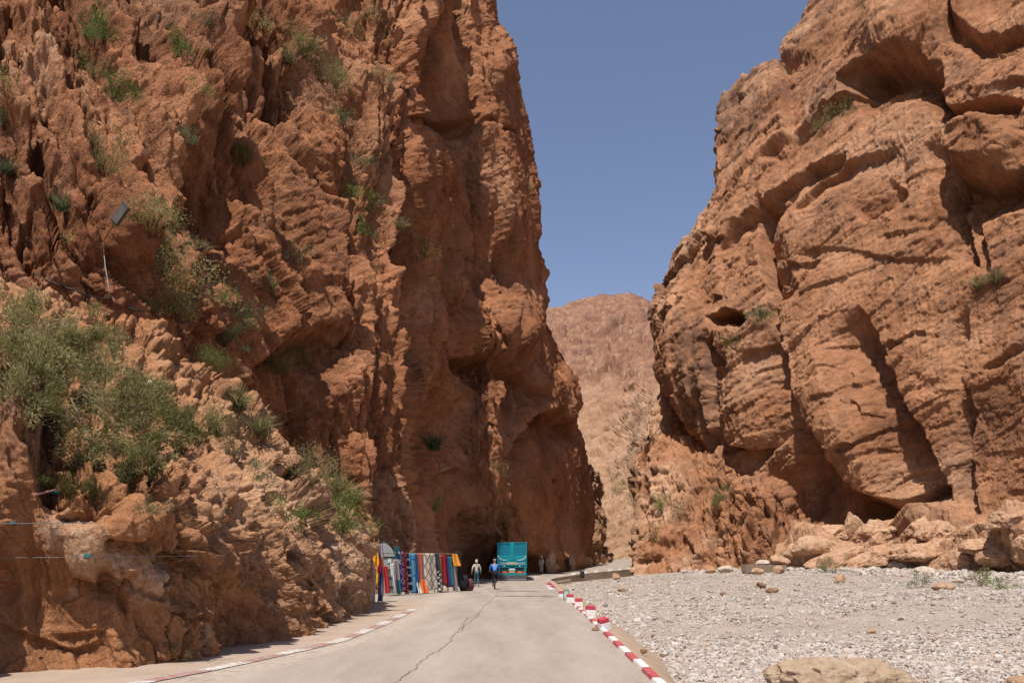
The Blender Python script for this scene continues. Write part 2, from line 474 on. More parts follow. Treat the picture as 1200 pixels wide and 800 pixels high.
# ---- big left wall of the gorge
def make_cliff_left():
    nr, nc = 780, 1050
    vs = np.linspace(-170, 716, nr)
    E = [(-170, 560), (-60, 572), (0, 582), (30, 580), (60, 594), (75, 603), (100, 606), (140, 612), (190, 618), (240, 627), (290, 634), (340, 642),
         (385, 652), (420, 664), (460, 676), (500, 681), (545, 689), (580, 695), (620, 697), (660, 694), (716, 694)]
    edge = lerp(E, vs)
    # depth table: columns are sight-line directions up to the inner corner, then quarters of the far buttress
    ku = [-170, 0, 130, 250, 350, 430, 500, 514, 530, 552]
    kv = [-170, 0, 150, 300, 450, 590, 650, 716]
    T = np.array([[37, 43, 48, 54, 60, 66, 72, 76, 82, 88, 89, 92, 96, 102],
                  [29, 33, 36.5, 42, 46.5, 51.5, 57, 60, 67, 74.5, 75.5, 78, 81.5, 87],
                  [25.5, 28.5, 31.5, 37.5, 42, 46, 50.5, 53, 61, 70.5, 71.5, 74, 78.5, 87],
                  [22, 24.5, 26.5, 33, 38.5, 43, 48, 50, 58.5, 69.5, 71, 74, 79, 87.5],
                  [21, 23.5, 26, 31.5, 36.5, 40.3, 45, 46.8, 55.5, 67, 69, 72.5, 78.5, 90],
                  [20, 22.5, 25.5, 31, 35.5, 38.2, 42.6, 44.3, 53.5, 64.5, 67, 71, 79, 95],
                  [20, 22.5, 25.5, 31, 35.5, 38.4, 42.4, 44, 53, 66.5, 73.5, 76.5, 82, 96],
                  [20, 22.5, 25.5, 31, 35.5, 38.4, 42.4, 44, 53, 68, 77, 80, 84, 98]], float)
    TV = np.stack([np.interp(vs, kv, T[:, c]) for c in range(T.shape[1])], 1)
    for _ in range(400):
        TV[1:-1] = (TV[:-2] + 2 * TV[1:-1] + TV[2:]) / 4
    def row(r, u):
        e = edge[r]; f = e - 552
        return np.interp(u, ku + [552 + f * .25, 552 + f * .5, 552 + f * .75, e], TV[r])
    r0 = int(np.argmin(np.abs(vs - 330))); uu = np.linspace(-170, edge[r0], 1500)
    Pm = unproj(uu, np.full(1500, 330.0), row(r0, uu))
    arc = np.concatenate([[0], np.cumsum(np.linalg.norm(np.diff(Pm, axis=0), axis=1))]); arc /= arc[-1]
    s = np.interp(np.linspace(0, 1, nc), .5 * np.linspace(0, 1, 1500) + .5 * arc, np.linspace(0, 1, 1500))
    U = -170 + (edge[:, None] + 170) * s[None, :]
    V = np.repeat(vs[:, None], nc, 1)
    D = np.stack([row(r, U[r]) for r in range(nr)], 0)
    for _ in range(60):
        D[:, 1:-1] = (D[:, :-2] + 2 * D[:, 1:-1] + D[:, 2:]) / 4
    P = unproj(U, V, D)
    # wrap the far edge back into the side canyon
    k = 40
    t = (np.linspace(0, 1, k + 1)[1:]) ** 1.5 * 45
    W = P[:, -1:, :] + t[None, :, None] * np.array([-0.85, 1.0, 0.0])[None, None, :]
    P = np.concatenate([P, W], 1)
    Ux = np.concatenate([U, np.repeat(U[:, -1:], k, 1) + np.arange(1, k + 1)[None, :] * 1.0], 1)
    Vx = np.concatenate([V, np.repeat(V[:, -1:], k, 1)], 1)
    sh = Ux.shape
    Q = P.reshape(-1, 3)
    wu = fbm(Q, (.30, .30, .085), 3, 3).reshape(sh); wv = fbm(Q, (.36, .36, .13), 3, 9).reshape(sh)
    sc = P[..., 1] / 45.0
    feats = [
        ('blob', 205, 140, 48, 62, 2.6, 20, .6), ('blob', 235, 245, 32, 75, -3.0, -18, .5),
        ('blob', 120, 240, 70, 60, 1.0, 0, .7), ('blob', 60, 120, 70, 50, 0.9, 30, .7),
        ('crack', [(222, 262), (245, 290), (275, 328)], 9, 3.6),
        ('step', [(262, 40), (290, 90), (322, 150)][::-1], 60, 2.6), ('step', [(300, 210), (285, 130), (255, 60)], 46, 2.2),
        ('step', [(345, 330), (322, 230), (305, 140), (275, 50)], 55, 1.8),
        ('step', [(415, 330), (385, 230), (360, 140), (340, 60)], 60, 1.8),
        ('step', [(448, 330), (438, 280), (415, 200), (400, 110)], 50, 1.5),
        ('step', [(505, 640), (498, 520), (490, 400), (478, 300), (462, 200), (450, 90)], 40, .8),
        ('step', [(268, 470), (330, 400), (385, 385), (430, 410)], 150, 3.2, 8.0),
        ('blob', 400, 440, 26, 42, 1.0, -12, .6), ('blob', 345, 520, 55, 70, -2.5, -35, .6),
        ('step', [(512, 131), (535, 127), (566, 130)], 60, 1.5, 2.0), ('crack', [(560, 135), (585, 150), (610, 155)], 2.5, 1.0),
        ('blob', 548, 70, 26, 60, -2.2, 0, .5), ('blob', 575, 60, 22, 42, 1.6, 0, .5),
        ('step', [(538, 420), (565, 420), (590, 430), (618, 440), (645, 470)], 45, 1.9, 2.0),
        ('blob', 590, 380, 34, 44, 2.0, 10, .6), ('blob', 600, 240, 26, 60, 1.2, -10, .6),
        ('step', [(592, 640), (600, 560), (612, 510), (634, 484), (660, 478), (686, 524)], 110, 4.0, 4.0),
        ('step', [(575, 420), (572, 330), (560, 240), (548, 150)], 28, 1.2),
        ('step', [(615, 340), (610, 250), (598, 170)], 26, 1.3), ('step', [(650, 450), (640, 400), (625, 320)], 26, 1.3),
        ('blob', 538, 560, 26, 90, -2.0, 0, .5), ('blob', 570, 560, 16, 60, 1.2, 5, .5),
        ('blob', 646, 657, 9, 22, 3.2, 8, .5), ('blob', 672, 658, 7, 14, 3.0, 8, .5), ('blob', 612, 668, 26, 14, -3.5, 0, .5),
        ('step', [(535, 560), (548, 551), (556, 545)], 25, 1.5, 2.0),
    ]
    amt = feat(Ux, Vx, feats, wu, wv) * np.clip(sc, .7, 1.5)
    # leaning ribs: each rises toward the sun side and breaks off into a shaded right flank
    lean = 0.30 * (1 - sstep(360, 500, Ux)) + 0.07
    r0 = Ux - lean * (Vx - 300)
    g1 = sstep(-0.35, 0.35, fbm(Q, (0.06, 0.06, 0.045), 2, 21).reshape(sh))
    g2 = sstep(-0.4, 0.3, fbm(Q, (0.14, 0.14, 0.08), 2, 27).reshape(sh))
    amt += 3.1 * (.25 + .75 * g1) * (saw(r0 / 84 + 0.42 * wu + 0.15, .84) - .5)
    amt += 1.6 * g2 * (saw(r0 / 41 + 0.5 * wv + 0.3 * wu + 0.5, .82) - .5)
    amt += 0.5 * (saw(r0 / 19 + .6 * wu + .4 * wv, .8) - .5) * (0.4 + 0.6 * g1)
    # deep clefts between the ribs
    for per, off, dep, wd, wa, wb in ((84, .15, 2.0, .045, .42, 0.0), (41, .5, 1.1, .06, .3, .5), (63, .37, 1.5, .04, .5, .2)):
        f = r0 / per + wa * wu + wb * wv + off; f = f - np.floor(f)
        gc = sstep(.0, .35, fbm(Q, (.10, .10, .06), 2, 90 + per).reshape(sh))
        amt -= dep * gc * np.exp(-(((f + .5) % 1.0 - .48) / wd) ** 2)
    fl = sstep(395, 450, Ux)
    amt += fl * (1.3 * (saw((Ux - .06 * Vx) / 27 + .5 * wu + .2 * wv, .8) - .5) * (.3 + .7 * g2) + .6 * (saw((Ux - .05 * Vx) / 12.5 + .6 * wv, .78) - .5))
    # broken ledges
    l0 = Vx + 0.45 * Ux
    gl = sstep(0.0, 0.5, fbm(Q, 0.11, 3, 33).reshape(sh))
    amt += 1.0 * (1 - .8 * sstep(340, 420, Ux)) * gl * (saw(l0 / 95 + 1.2 * wv + .3, 0.8) - .5)
    calm = 1 - 0.6 * sstep(470, 560, Vx) * sstep(500, 540, Ux)
    # keep the corner clear of the road and calm the skyline edge
    amt = amt - 1.6 * sstep(420, 480, Ux) * (1 - sstep(545, 575, Ux))
    rim = 1 - .55 * sstep(.90, .985, np.concatenate([np.repeat(s[None], nr, 0), np.ones((nr, k))], 1))
    n0 = grid_normals(smooth_grid(P, 10))
    P1 = displace(P, amt * calm * rim, 10, n0)
    axis = (0.20, 0.22, -0.955)
    a2 = craggy(P1, Ux, Vx, axis, 5.0, (6.5, 2.6), (1.15, .5), (.25, .05), 5, .10)
    AX = (.225, .36, -.905)
    a2 = a2 + joints(P1, [((.48, .77, .42), 2.0, .60, .82, .75), ((.50, .82, .25), 1.05, .30, .80, .65), ((.2, .6, -.77), 1.3, .28, .85, .35), ((.45, .72, .52), .55, .17, .78, .7), ((.3, .5, -.8), .55, .11, .82, .4), ((.48, .8, .3), .28, .085, .76, .7), ((-.2, .4, -.9), .3, .05, .78, .4)], 501, AX, 4.0)
    soft = 1 - 0.55 * sstep(480, 580, Vx) * sstep(520, 570, Ux)
    P2 = displace(P1, a2 * soft * (.45 + .55 * rim), 20, n0, .15)
    Q2 = P2.reshape(-1, 3)
    a3 = 0.15 * fbm(Q2, (2.6, 2.6, 1.8), 3, 57, .75, False).reshape(sh)
    P3 = displace(P2, a3, 2)
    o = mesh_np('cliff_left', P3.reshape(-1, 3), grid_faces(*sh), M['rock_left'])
    tag(o, kind='structure')
    pale = 0.55 * sstep(0.15, .5, fbm(Q, .12, 4, 71)) + 0.5 * (sstep(0, .6, fbm(Q, .5, 3, 75)) * (Ux.ravel() < 320) * .6)
    vattr(o, 'pale', pale)
    vattr(o, 'varnish', 0.5 * sstep(0.15, .5, fbm(Q, (.16, .16, .07), 4, 81)))
    register('left', P3[:, :nc], sh)
    return o

# ---- right wall
def make_cliff_right():
    nr, nc = 780, 700
    vs = np.linspace(-170, 724, nr)
    edge = lerp([(-170, 1040), (-60, 980), (0, 950), (25, 936), (40, 922), (70, 914), (88, 884), (118, 842), (150, 837), (180, 838), (215, 835), (250, 822), (270, 812),
                 (300, 791), (335, 777), (370, 775), (400, 779), (440, 790), (470, 797), (505, 815), (530, 830), (548, 840), (600, 848), (724, 850)], vs)
    s = np.linspace(0, 1, nc)
    U = edge[:, None] + (1380 - edge[:, None]) * s[None, :]
    V = np.repeat(vs[:, None], nc, 1)
    C = [(1050, -170, 104), (1200, -170, 78), (1380, -170, 62),
         (950, 0, 90), (1000, 0, 80), (1100, 0, 70), (1200, 0, 61), (1380, 0, 50),
         (838, 150, 91), (915, 150, 80), (1000, 150, 71), (1100, 150, 63), (1200, 150, 56), (1380, 150, 45),
         (790, 300, 90), (850, 300, 80), (930, 300, 72), (1050, 300, 62), (1200, 300, 53), (1380, 300, 42),
         (776, 380, 89), (850, 400, 77), (950, 400, 67.5), (1060, 400, 59.5), (1200, 400, 51), (1380, 400, 40),
         (838, 550, 79), (920, 550, 70), (1000, 550, 62.5), (1100, 550, 56), (1200, 550, 49.5), (1380, 550, 38.5),
         (848, 600, 78), (930, 605, 70), (1000, 600, 63), (1100, 602, 55.5), (1200, 596, 49), (1380, 600, 38),
         (850, 650, 74), (930, 640, 63.5), (1000, 636, 58.5), (1100, 638, 51.8), (1200, 636, 46.3), (1380, 640, 36),
         (850, 670, 71), (930, 668, 60), (1000, 668, 55.5), (1100, 670, 49.7), (1200, 672, 44.8), (1380, 680, 34.8),
         (850, 724, 68), (1000, 724, 53), (1200, 724, 42.5), (1380, 724, 33)]
    D = tps(C, U, V)
    P = unproj(U, V, D)
    k = 40
    t = (np.linspace(0, 1, k + 1)[1:]) ** 1.5 * 45
    W = P[:, :1, :] + t[None, ::-1, None] * np.array([0.35, 1.0, 0.0])[None, None, :]
    P = np.concatenate([W, P], 1)
    Ux = np.concatenate([np.repeat(U[:, :1], k, 1) - np.arange(k, 0, -1)[None, :] * 1.0, U], 1)
    Vx = np.concatenate([np.repeat(V[:, :1], k, 1), V], 1)
    sh = Ux.shape
    Q = P.reshape(-1, 3)
    wu = fbm(Q, 0.3, 3, 103).reshape(sh); wv = fbm(Q, 0.3, 3, 109).reshape(sh)
    feats = [
        # recess under the big leaning slab
        ('step', [(905, 372), (918, 410), (932, 455), (952, 505), (985, 555), (1030, 584), (1075, 590)], 95, 2.9, 3.0),
        ('blob', 880, 470, 38, 90, 1.8, -6, .6), ('blob', 975, 470, 40, 90, 0.8, -25, .7),
        ('step', [(1000, 352), (1018, 378), (1040, 425), (1066, 480), (1092, 535), (1118, 590)], 75, 3.6, 3.0),
        ('step', [(1130, 350), (1127, 420), (1135, 480), (1130, 530), (1143, 600), (1140, 650)], 22, 2.0, 2.0),
        ('step', [(990, 585), (1040, 590), (1090, 565), (1105, 580)], 16, 2.5, 2.0),
        ('blob', 1062, 606, 50, 14, .7, -8, .5),
        # cave and blocks top right
        ('step', [(975, 92), (1005, 74), (1040, 58), (1075, 56), (1092, 78), (1102, 112)], 70, 4.5, 3.0),
        ('step', [(1098, 60), (1104, 120), (1130, 118), (1165, 108), (1200, 116)], 26, 3.2, 2.0),
        ('blob', 1152, 176, 42, 32, 2.4, -8, .35), ('step', [(1112, 196), (1150, 214), (1200, 200)], 45, 3.0, 2.0),
        ('step', [(1108, 150), (1118, 200), (1128, 250), (1140, 310)], 30, 2.2, 2.0),
        ('step', [(1150, 215), (1148, 260), (1158, 320)], 24, 1.6, 2.0),
        ('step', [(1112, -20), (1118, 22), (1150, 36), (1210, 26)], 30, 2.2, 3.0), ('blob', 1075, 20, 60, 30, 1.5, -20, .6),
        # curved bedding joints
        ('step', [(836, 300), (862, 262), (900, 232), (945, 196), (1000, 178)], 36, 1.5, 2.0),
        ('step', [(925, 250), (955, 210), (1000, 190), (1060, 170)], 40, 1.0, 2.0),
        ('step', [(888, 190), (925, 140), (965, 118), (1010, 100)], 36, 1.4, 2.0),
        ('step', [(918, 170), (916, 110), (915, 60)], 50, 1.2, 3.0),
        ('step', [(910, 360), (893, 320), (884, 270), (890, 225)], 34, 1.9, 3.0),
        ('crack', [(884, 240), (892, 300), (905, 360), (912, 400)], 3, 1.3),
        ('step', [(832, 372), (856, 364), (884, 374)], 22, 3.0, 2.0), ('step', [(830, 398), (848, 402), (852, 430)], 20, 2.0, 2.0),
        ('step', [(846, 540), (838, 470), (835, 420)], 30, 1.5, 3.0), ('step', [(840, 500), (862, 520), (905, 528)], 30, 1.2, 2.0),
        ('step', [(1145, 430), (1170, 410), (1200, 392), (1240, 380)], 14, .8, 2.0),
        ('step', [(1010, 262), (1045, 238), (1060, 218)][::-1], 30, 1.2, 3.0),
        ('step', [(930, 300), (990, 290), (1050, 300), (1120, 295)], 30, .3, 2.0),
        ('blob', 800, 400, 22, 60, 1.6, 0, .7),
        # slabs and boulders of the foot ledge
        ('step', [(940, 640), (990, 622), (1050, 614), (1096, 612)], 26, 1.0, 2.0), ('blob', 1000, 648, 50, 16, 1.2, -8, .5),
        ('blob', 1130, 650, 60, 18, 1.3, -18, .5), ('blob', 958, 640, 26, 16, 1.3, 10, .5), ('blob', 1200, 650, 50, 26, 1.6, 0, .5), ('blob', 1235, 640, 40, 60, 2.5, 0, .5),
        ('step', [(1060, 660), (1090, 640), (1130, 625)], 14, .9, 1.5), ('step', [(1150, 625), (1180, 590), (1215, 575)], 26, 1.8, 3.0),
        ('blob', 1130, 610, 24, 10, .8, 0, .6),
    ]
    amt = feat(Ux, Vx, feats, wu, wv) * np.clip(P[..., 1] / 60, .8, 1.4)
    bed = Vx + 0.42 * (Ux - 900) - 0.00035 * (Ux - 900) ** 2
    g1 = sstep(-.1, .5, fbm(Q, .07, 3, 121).reshape(sh))
    up = 1 - sstep(250, 380, Vx)
    amt += 0.36 * (saw(-bed / 62 + 0.8 * wv + .2, .25) - .5) * (0.35 + .65 * up) * (0.4 + .6 * g1)
    amt += 0.10 * (saw(-bed / 23 + 1.4 * wv + .6 * wu, .25) - .5) * (0.3 + .7 * g1)
    amt += 0.9 * fbm(Q, .10, 3, 131).reshape(sh)
    n0 = grid_normals(smooth_grid(P, 10))
    P1 = displace(P, amt, 10, n0)
    axis = (0.75, -0.55, 0.42)
    left_rough = 1 - 0.3 * sstep(880, 960, Ux)
    a2 = craggy(P1, Ux, Vx, axis, 2.4, (6.0, 2.4, 1.0), (1.35, .62, .20), (.3, .05, .02), 17, .10)
    a2 = a2 + joints(P1, [((.38, -.15, -.9), 2.6, .20, .86, .3), ((.57, -.80, .18), 2.6, .36, .84, .45), ((.20, -.45, -.9), 1.1, .09, .84, .4), ((.6, -.75, -.25), 1.1, .17, .82, .5), ((.45, -.2, -.85), .45, .055, .8, .45), ((.55, -.8, .2), .48, .075, .78, .55), ((.3, -.6, -.75), .25, .05, .78, .6)], 561, (.5, -.5, -.7), 1.8)
    foot = sstep(598, 640, Vx)
    P2 = displace(P1, a2 * (left_rough + .35 * foot), 12, n0, .15)
    Q2 = P2.reshape(-1, 3)
    a3 = 0.11 * fbm(Q2, (2.2, 2.2, 2.8), 3, 157, .72).reshape(sh)
    P3 = displace(P2, a3, 2)
    o = mesh_np('cliff_right', P3.reshape(-1, 3), grid_faces(*sh), M['rock_right'])
    tag(o, kind='structure')
    ux, vx = Ux.ravel(), Vx.ravel()
    vattr(o, 'pale', np.clip(.5 * sstep(.1, .5, fbm(Q, .1, 4, 161)) + .6 * foot.ravel(), 0, 1))
    dark = sstep(-.05, .45, fbm(Q, (.12, .12, .09), 4, 165)) * (1 - sstep(890, 1010, ux + .3 * (vx - 200))) + .6 * sstep(.2, .5, fbm(Q, (.15, .15, .2), 4, 169))
    vattr(o, 'varnish', np.clip(dark * 1.0, 0, 1))
    register('right', P3[:, k:], sh)
    return o

# ---- toe of the right wall: fractured slab mass reaching down to the gravel
def make_toe():
    nr, nc = 330, 420
    us = np.linspace(741, 962, nc)
    top = lerp([(741, 640), (746, 575), (751, 522), (758, 494), (776, 456), (800, 444), (825, 472), (842, 516), (862, 552), (890, 568), (912, 584), (924, 605), (934, 636), (945, 655), (962, 672)], us)
    t = np.linspace(0, 1, nr)
    V = top[None, :] + (712 - top[None, :]) * t[:, None]
    U = np.repeat(us[None, :], nr, 0)
    C = [(741, 712, 78), (741, 640, 81), (750, 560, 84), (756, 510, 87), (780, 470, 92), (800, 460, 91), (760, 640, 76), (760, 712, 72), (800, 712, 67.5), (850, 712, 65.5), (900, 712, 62.5), (962, 712, 59.5),
         (800, 640, 72), (800, 570, 79), (800, 520, 84.5), (840, 530, 79), (840, 600, 72), (850, 650, 67.5), (900, 650, 64), (890, 572, 70), (924, 608, 67), (935, 650, 62), (962, 680, 60)]
    D = tps(C, U, V)
    P = unproj(U, V, D)
    k = 24
    s = (np.linspace(0, 1, k + 1)[1:]) ** 1.4 * 14
    W = P[:1] + s[::-1, None, None] * np.array([0.3, 0.9, -0.12])[None, None, :]
    P = np.concatenate([W, P], 0)
    Ux = np.concatenate([np.repeat(U[:1], k, 0), U], 0); Vx = np.concatenate([np.repeat(V[:1], k, 0), V], 0)
    s2 = (np.linspace(0, 1, k + 1)[1:]) ** 1.4 * 18
    W = P[:, :1] + s2[None, ::-1, None] * np.array([0.25, 0.95, 0.0])[None, None, :]
    P = np.concatenate([W, P], 1)
    Ux = np.concatenate([np.repeat(Ux[:, :1], k, 1), Ux], 1); Vx = np.concatenate([np.repeat(Vx[:, :1], k, 1), Vx], 1)
    sh = Ux.shape; Q = P.reshape(-1, 3)
    wu = fbm(Q, 0.4, 3, 203).reshape(sh); wv = fbm(Q, 0.4, 3, 209).reshape(sh)
    feats = [('step', [(756, 590), (754, 545), (757, 505)], 12, 1.6, 1.5), ('step', [(742, 640), (755, 655), (762, 690)][::-1], 16, -1.5, 2.),
             ('step', [(832, 660), (834, 600), (838, 560)], 34, 1.3, 2.), ('step', [(858, 670), (856, 610), (856, 570)], 26, 1.0, 2.),
             ('step', [(880, 672), (886, 620), (878, 575)], 24, 1.0, 2.), ('step', [(905, 672), (910, 630), (900, 585)], 22, 1.2, 2.),
             ('blob', 880, 610, 40, 40, 1.6, 10, .5), ('step', [(765, 640), (800, 625), (818, 650)], 26, .9, 2.), ('blob', 790, 560, 36, 30, .8, -30, .8)]
    amt = feat(Ux, Vx, feats, wu, wv)
    r0 = Ux - .12 * (Vx - 600)
    amt += .45 * (saw(r0 / 24 + wu + .4 * wv) - .5) * sstep(822, 845, Ux) + .5 * (saw((Ux + 1.0 * Vx) / 34 + wu, .3) - .5) * (1 - sstep(815, 840, Ux))
    n0 = grid_normals(smooth_grid(P, 10))
    P1 = displace(P, amt, 8, n0)
    a2 = craggy(P1, Ux, Vx, (0.3, -.1, -.9), 2.0, (3.0, 1.2), (.8, .3), (.2, .05), 29, .16)
    a2 = a2 + joints(P1, [((.9, -.3, .25), 1.3, .27, .82, .7), ((.4, -.2, -.9), 1.0, .2, .84, .4), ((.85, -.4, .2), .55, .11, .8, .7), ((.3, -.2, -.9), .35, .07, .8, .5), ((.8, -.5, .1), .26, .07, .78, .6)], 591, (.2, .1, -.95), 3.0)
    P2 = displace(P1, a2, 12, n0, .3)
    a3 = 0.14 * fbm(P2.reshape(-1, 3), 1.3, 4, 251, .55, True).reshape(sh)
    P3 = displace(P2, a3, 2)
    o = mesh_np('cliff_foot', P3.reshape(-1, 3), grid_faces(*sh), M['rock_right'])
    tag(o, kind='structure')
    vattr(o, 'pale', .8 * sstep(-.1, .4, fbm(Q, .2, 3, 261)) * (Ux.ravel() < 850)); vattr(o, 'varnish', .5 * sstep(.0, .4, fbm(Q, .3, 4, 265)) * (Ux.ravel() > 835))
    register('toe', P3[k:, k:], sh)

# ---- near outcrop on the left of the road
def make_outcrop():
    nr, nc = 700, 950
    C = [(-170, 822, 9.2), (0, 822, 11.9), (130, 822, 12.5), (200, 822, 13.2), (270, 822, 14.8), (330, 822, 17.0), (390, 822, 20.6), (443, 822, 27.6),
         (-170, 770, 9.3), (0, 770, 12.0), (130, 770, 12.6), (200, 760, 13.3), (270, 750, 15.2), (330, 740, 17.6), (390, 730, 21.2), (443, 715, 28.2),
         (-170, 690, 9.5), (0, 690, 12.2), (130, 690, 12.75), (230, 690, 14.1), (330, 690, 18.0), (400, 690, 23),
         (-170, 610, 9.2), (0, 615, 11.6), (120, 615, 12.2), (230, 615, 14.3), (320, 615, 18.8), (380, 625, 22.6), (430, 640, 28.4),
         (-170, 550, 9.8), (0, 555, 12.0), (120, 560, 12.9), (230, 545, 16.3), (310, 560, 20.2), (370, 580, 23.8), (420, 600, 28.0),
         (-170, 440, 13.0), (0, 440, 15.3), (120, 450, 16.8), (200, 460, 19.0), (260, 480, 21.2), (330, 540, 23.5),
         (-170, 290, 18.5), (0, 330, 20.2), (120, 362, 21.0), (200, 402, 22.0), (270, 470, 23.0), (350, 545, 25.5), (405, 574, 28.2)]
    us = -170 + 605 * col_warp(C, -170, 435, 700, nc, .55)
    top = lerp([(-170, 290), (0, 330), (60, 345), (120, 362), (180, 385), (215, 415), (240, 440), (270, 470), (310, 510), (350, 545), (380, 562), (398, 574), (411, 590), (419, 612), (421, 640), (425, 670), (429, 695), (435, 712)], us)
    t = np.linspace(0, 1, nr)
    V = top[None, :] + (822 - top[None, :]) * t[:, None]
    U = np.repeat(us[None, :], nr, 0)
    D = tps(C, U, V)
    P = unproj(U, V, D)
    k = 40
    s = (np.linspace(0, 1, k + 1)[1:]) ** 1.4 * 12
    W = P[:1] + s[::-1, None, None] * np.array([-0.35, 0.85, -0.22])[None, None, :]
    P = np.concatenate([W, P], 0)
    Ux = np.concatenate([np.repeat(U[:1], k, 0), U], 0); Vx = np.concatenate([np.repeat(V[:1], k, 0), V], 0)
    W = P[:, -1:] + s[None, :, None] * np.array([-0.45, 0.85, -.02])[None, None, :]
    P = np.concatenate([P, W], 1)
    Ux = np.concatenate([Ux, np.repeat(Ux[:, -1:], k, 1)], 1); Vx = np.concatenate([Vx, np.repeat(Vx[:, -1:], k, 1)], 1)
    sh = Ux.shape; Q = P.reshape(-1, 3)
    wu = fbm(Q, 0.8, 3, 303).reshape(sh); wv = fbm(Q, 0.8, 3, 309).reshape(sh)
    feats = [
        ('step', [(-20, 728), (45, 748), (88, 762), (130, 752)], 40, .16, 2.), ('step', [(60, 745), (125, 742), (140, 790)], 40, .12, 2.),
        ('step', [(85, 672), (120, 682), (150, 668)], 22, .35, 2.), ('blob', 75, 640, 28, 40, .22, -20, .7), ('blob', 120, 650, 28, 26, .2, 0, .7), ('blob', 165, 655, 26, 42, .2, 8, .7),
        ('step', [(118, 628), (150, 632), (180, 622)], 22, .35, 2.), ('blob', 150, 605, 32, 24, .4, 0, .6),
        ('step', [(60, 600), (100, 592), (140, 600)], 26, .3, 2.), ('crack', [(40, 560), (70, 580), (130, 590), (200, 600)], 5, .35),
        ('step', [(290, 720), (270, 650), (252, 580), (235, 530)], 60, 1.0, 5.), ('step', [(350, 735), (332, 660), (318, 600), (300, 550)], 45, .9, 4.),
        ('step', [(400, 735), (392, 660), (372, 600), (352, 560)], 40, 1.1, 4.), ('blob', 415, 655, 22, 60, .8, 0, .6),
        ('blob', 15, 500, 40, 70, .8, 0, .5), ('step', [(45, 570), (48, 500), (40, 440)], 30, .8, 3.),
        ('blob', 245, 600, 30, 60, .5, -20, .7), ('blob', 310, 640, 26, 60, .5, -12, .7),
        ('step', [(180, 640), (215, 660), (240, 690)], 30, .3, 3.), ('blob', 205, 740, 20, 40, .25, 0, .6),
    ]
    amt = feat(Ux, Vx, feats, wu, wv)
    rgh = sstep(90, 260, Ux) * .85 + .15 + .5 * (1 - sstep(560, 620, Vx)) * (Ux < 200)
    rgh = np.clip(rgh, 0.12, 1.0) * (1 - .35 * sstep(410, 434, Ux))
    r0 = Ux - .35 * (Vx - 600)
    amt += .55 * rgh * (saw(r0 / 52 + .8 * wu) - .5) + .25 * rgh * (saw(r0 / 21 + 1.2 * wv) - .5)
    amt += .35 * fbm(Q, .35, 3, 315).reshape(sh)
    n0 = grid_normals(smooth_grid(P, 10))
    amt = amt * (1 - .6 * sstep(405, 432, Ux))
    P1 = displace(P, amt, 8, n0)
    a2 = craggy(P1, Ux, Vx, (0.25, .2, -.95), 2.4, (2.0, .8), (.55, .2), (.08, .02), 37, .14)
    a2 = a2 + joints(P1, [((.45, .80, .38), .72, .21, .82, .75), ((.5, .8, .2), .40, .115, .80, .7), ((.2, .6, -.77), .5, .11, .85, .45), ((.42, .75, .5), .21, .07, .78, .7), ((.3, .5, -.8), .22, .05, .82, .5), ((.48, .8, .3), .11, .034, .76, .7), ((-.2, .4, -.9), .12, .022, .78, .5)], 531, (.22, .36, -.9), 2.6)
    P2 = displace(P1, a2 * rgh, 20, n0, .2)
    Q2 = P2.reshape(-1, 3)
    a3 = 0.055 * fbm(Q2, 6, 3, 357, .72).reshape(sh) * (0.2 + rgh)
    P3 = displace(P2, a3, 2)
    o = mesh_np('rock_outcrop', P3.reshape(-1, 3), grid_faces(*sh), M['rock_near'])
    tag(o, kind='structure')
    pale = np.zeros(sh, np.float32)
    for (cu, cv, ru, rv, a) in [(75, 615, 40, 30, .9), (105, 640, 26, 32, 1.), (135, 650, 22, 14, 1.), (170, 675, 22, 32, 1.), (160, 705, 10, 10, .8), (88, 698, 8, 10, .8),
                                (222, 755, 14, 28, 1.), (215, 745, 7, 14, 1.), (410, 670, 40, 70, .85), (330, 680, 40, 80, .35), (290, 610, 50, 70, .5), (360, 620, 50, 60, .55), (240, 600, 40, 50, .45)]:
        x = (Ux - cu + 12 * wu) / ru; y = (Vx - cv + 12 * wv) / rv
        pale = np.maximum(pale, a * (1 - sstep(.5, 1.15, np.hypot(x, y))))
    vattr(o, 'pale', pale)
    varn = .9 * (1 - sstep(.5, 1.2, np.hypot((Ux - 25) / 38, (Vx - 500) / 70))) + .6 * (1 - sstep(.6, 1.2, np.hypot((Ux - 230) / 26, (Vx - 650) / 28))) + .4 * sstep(.2, .5, fbm(Q, .5, 4, 365)).reshape(sh) * rgh
    vattr(o, 'varnish', np.clip(varn, 0, 1))
    register('outcrop', P3[k:, :nc], sh)

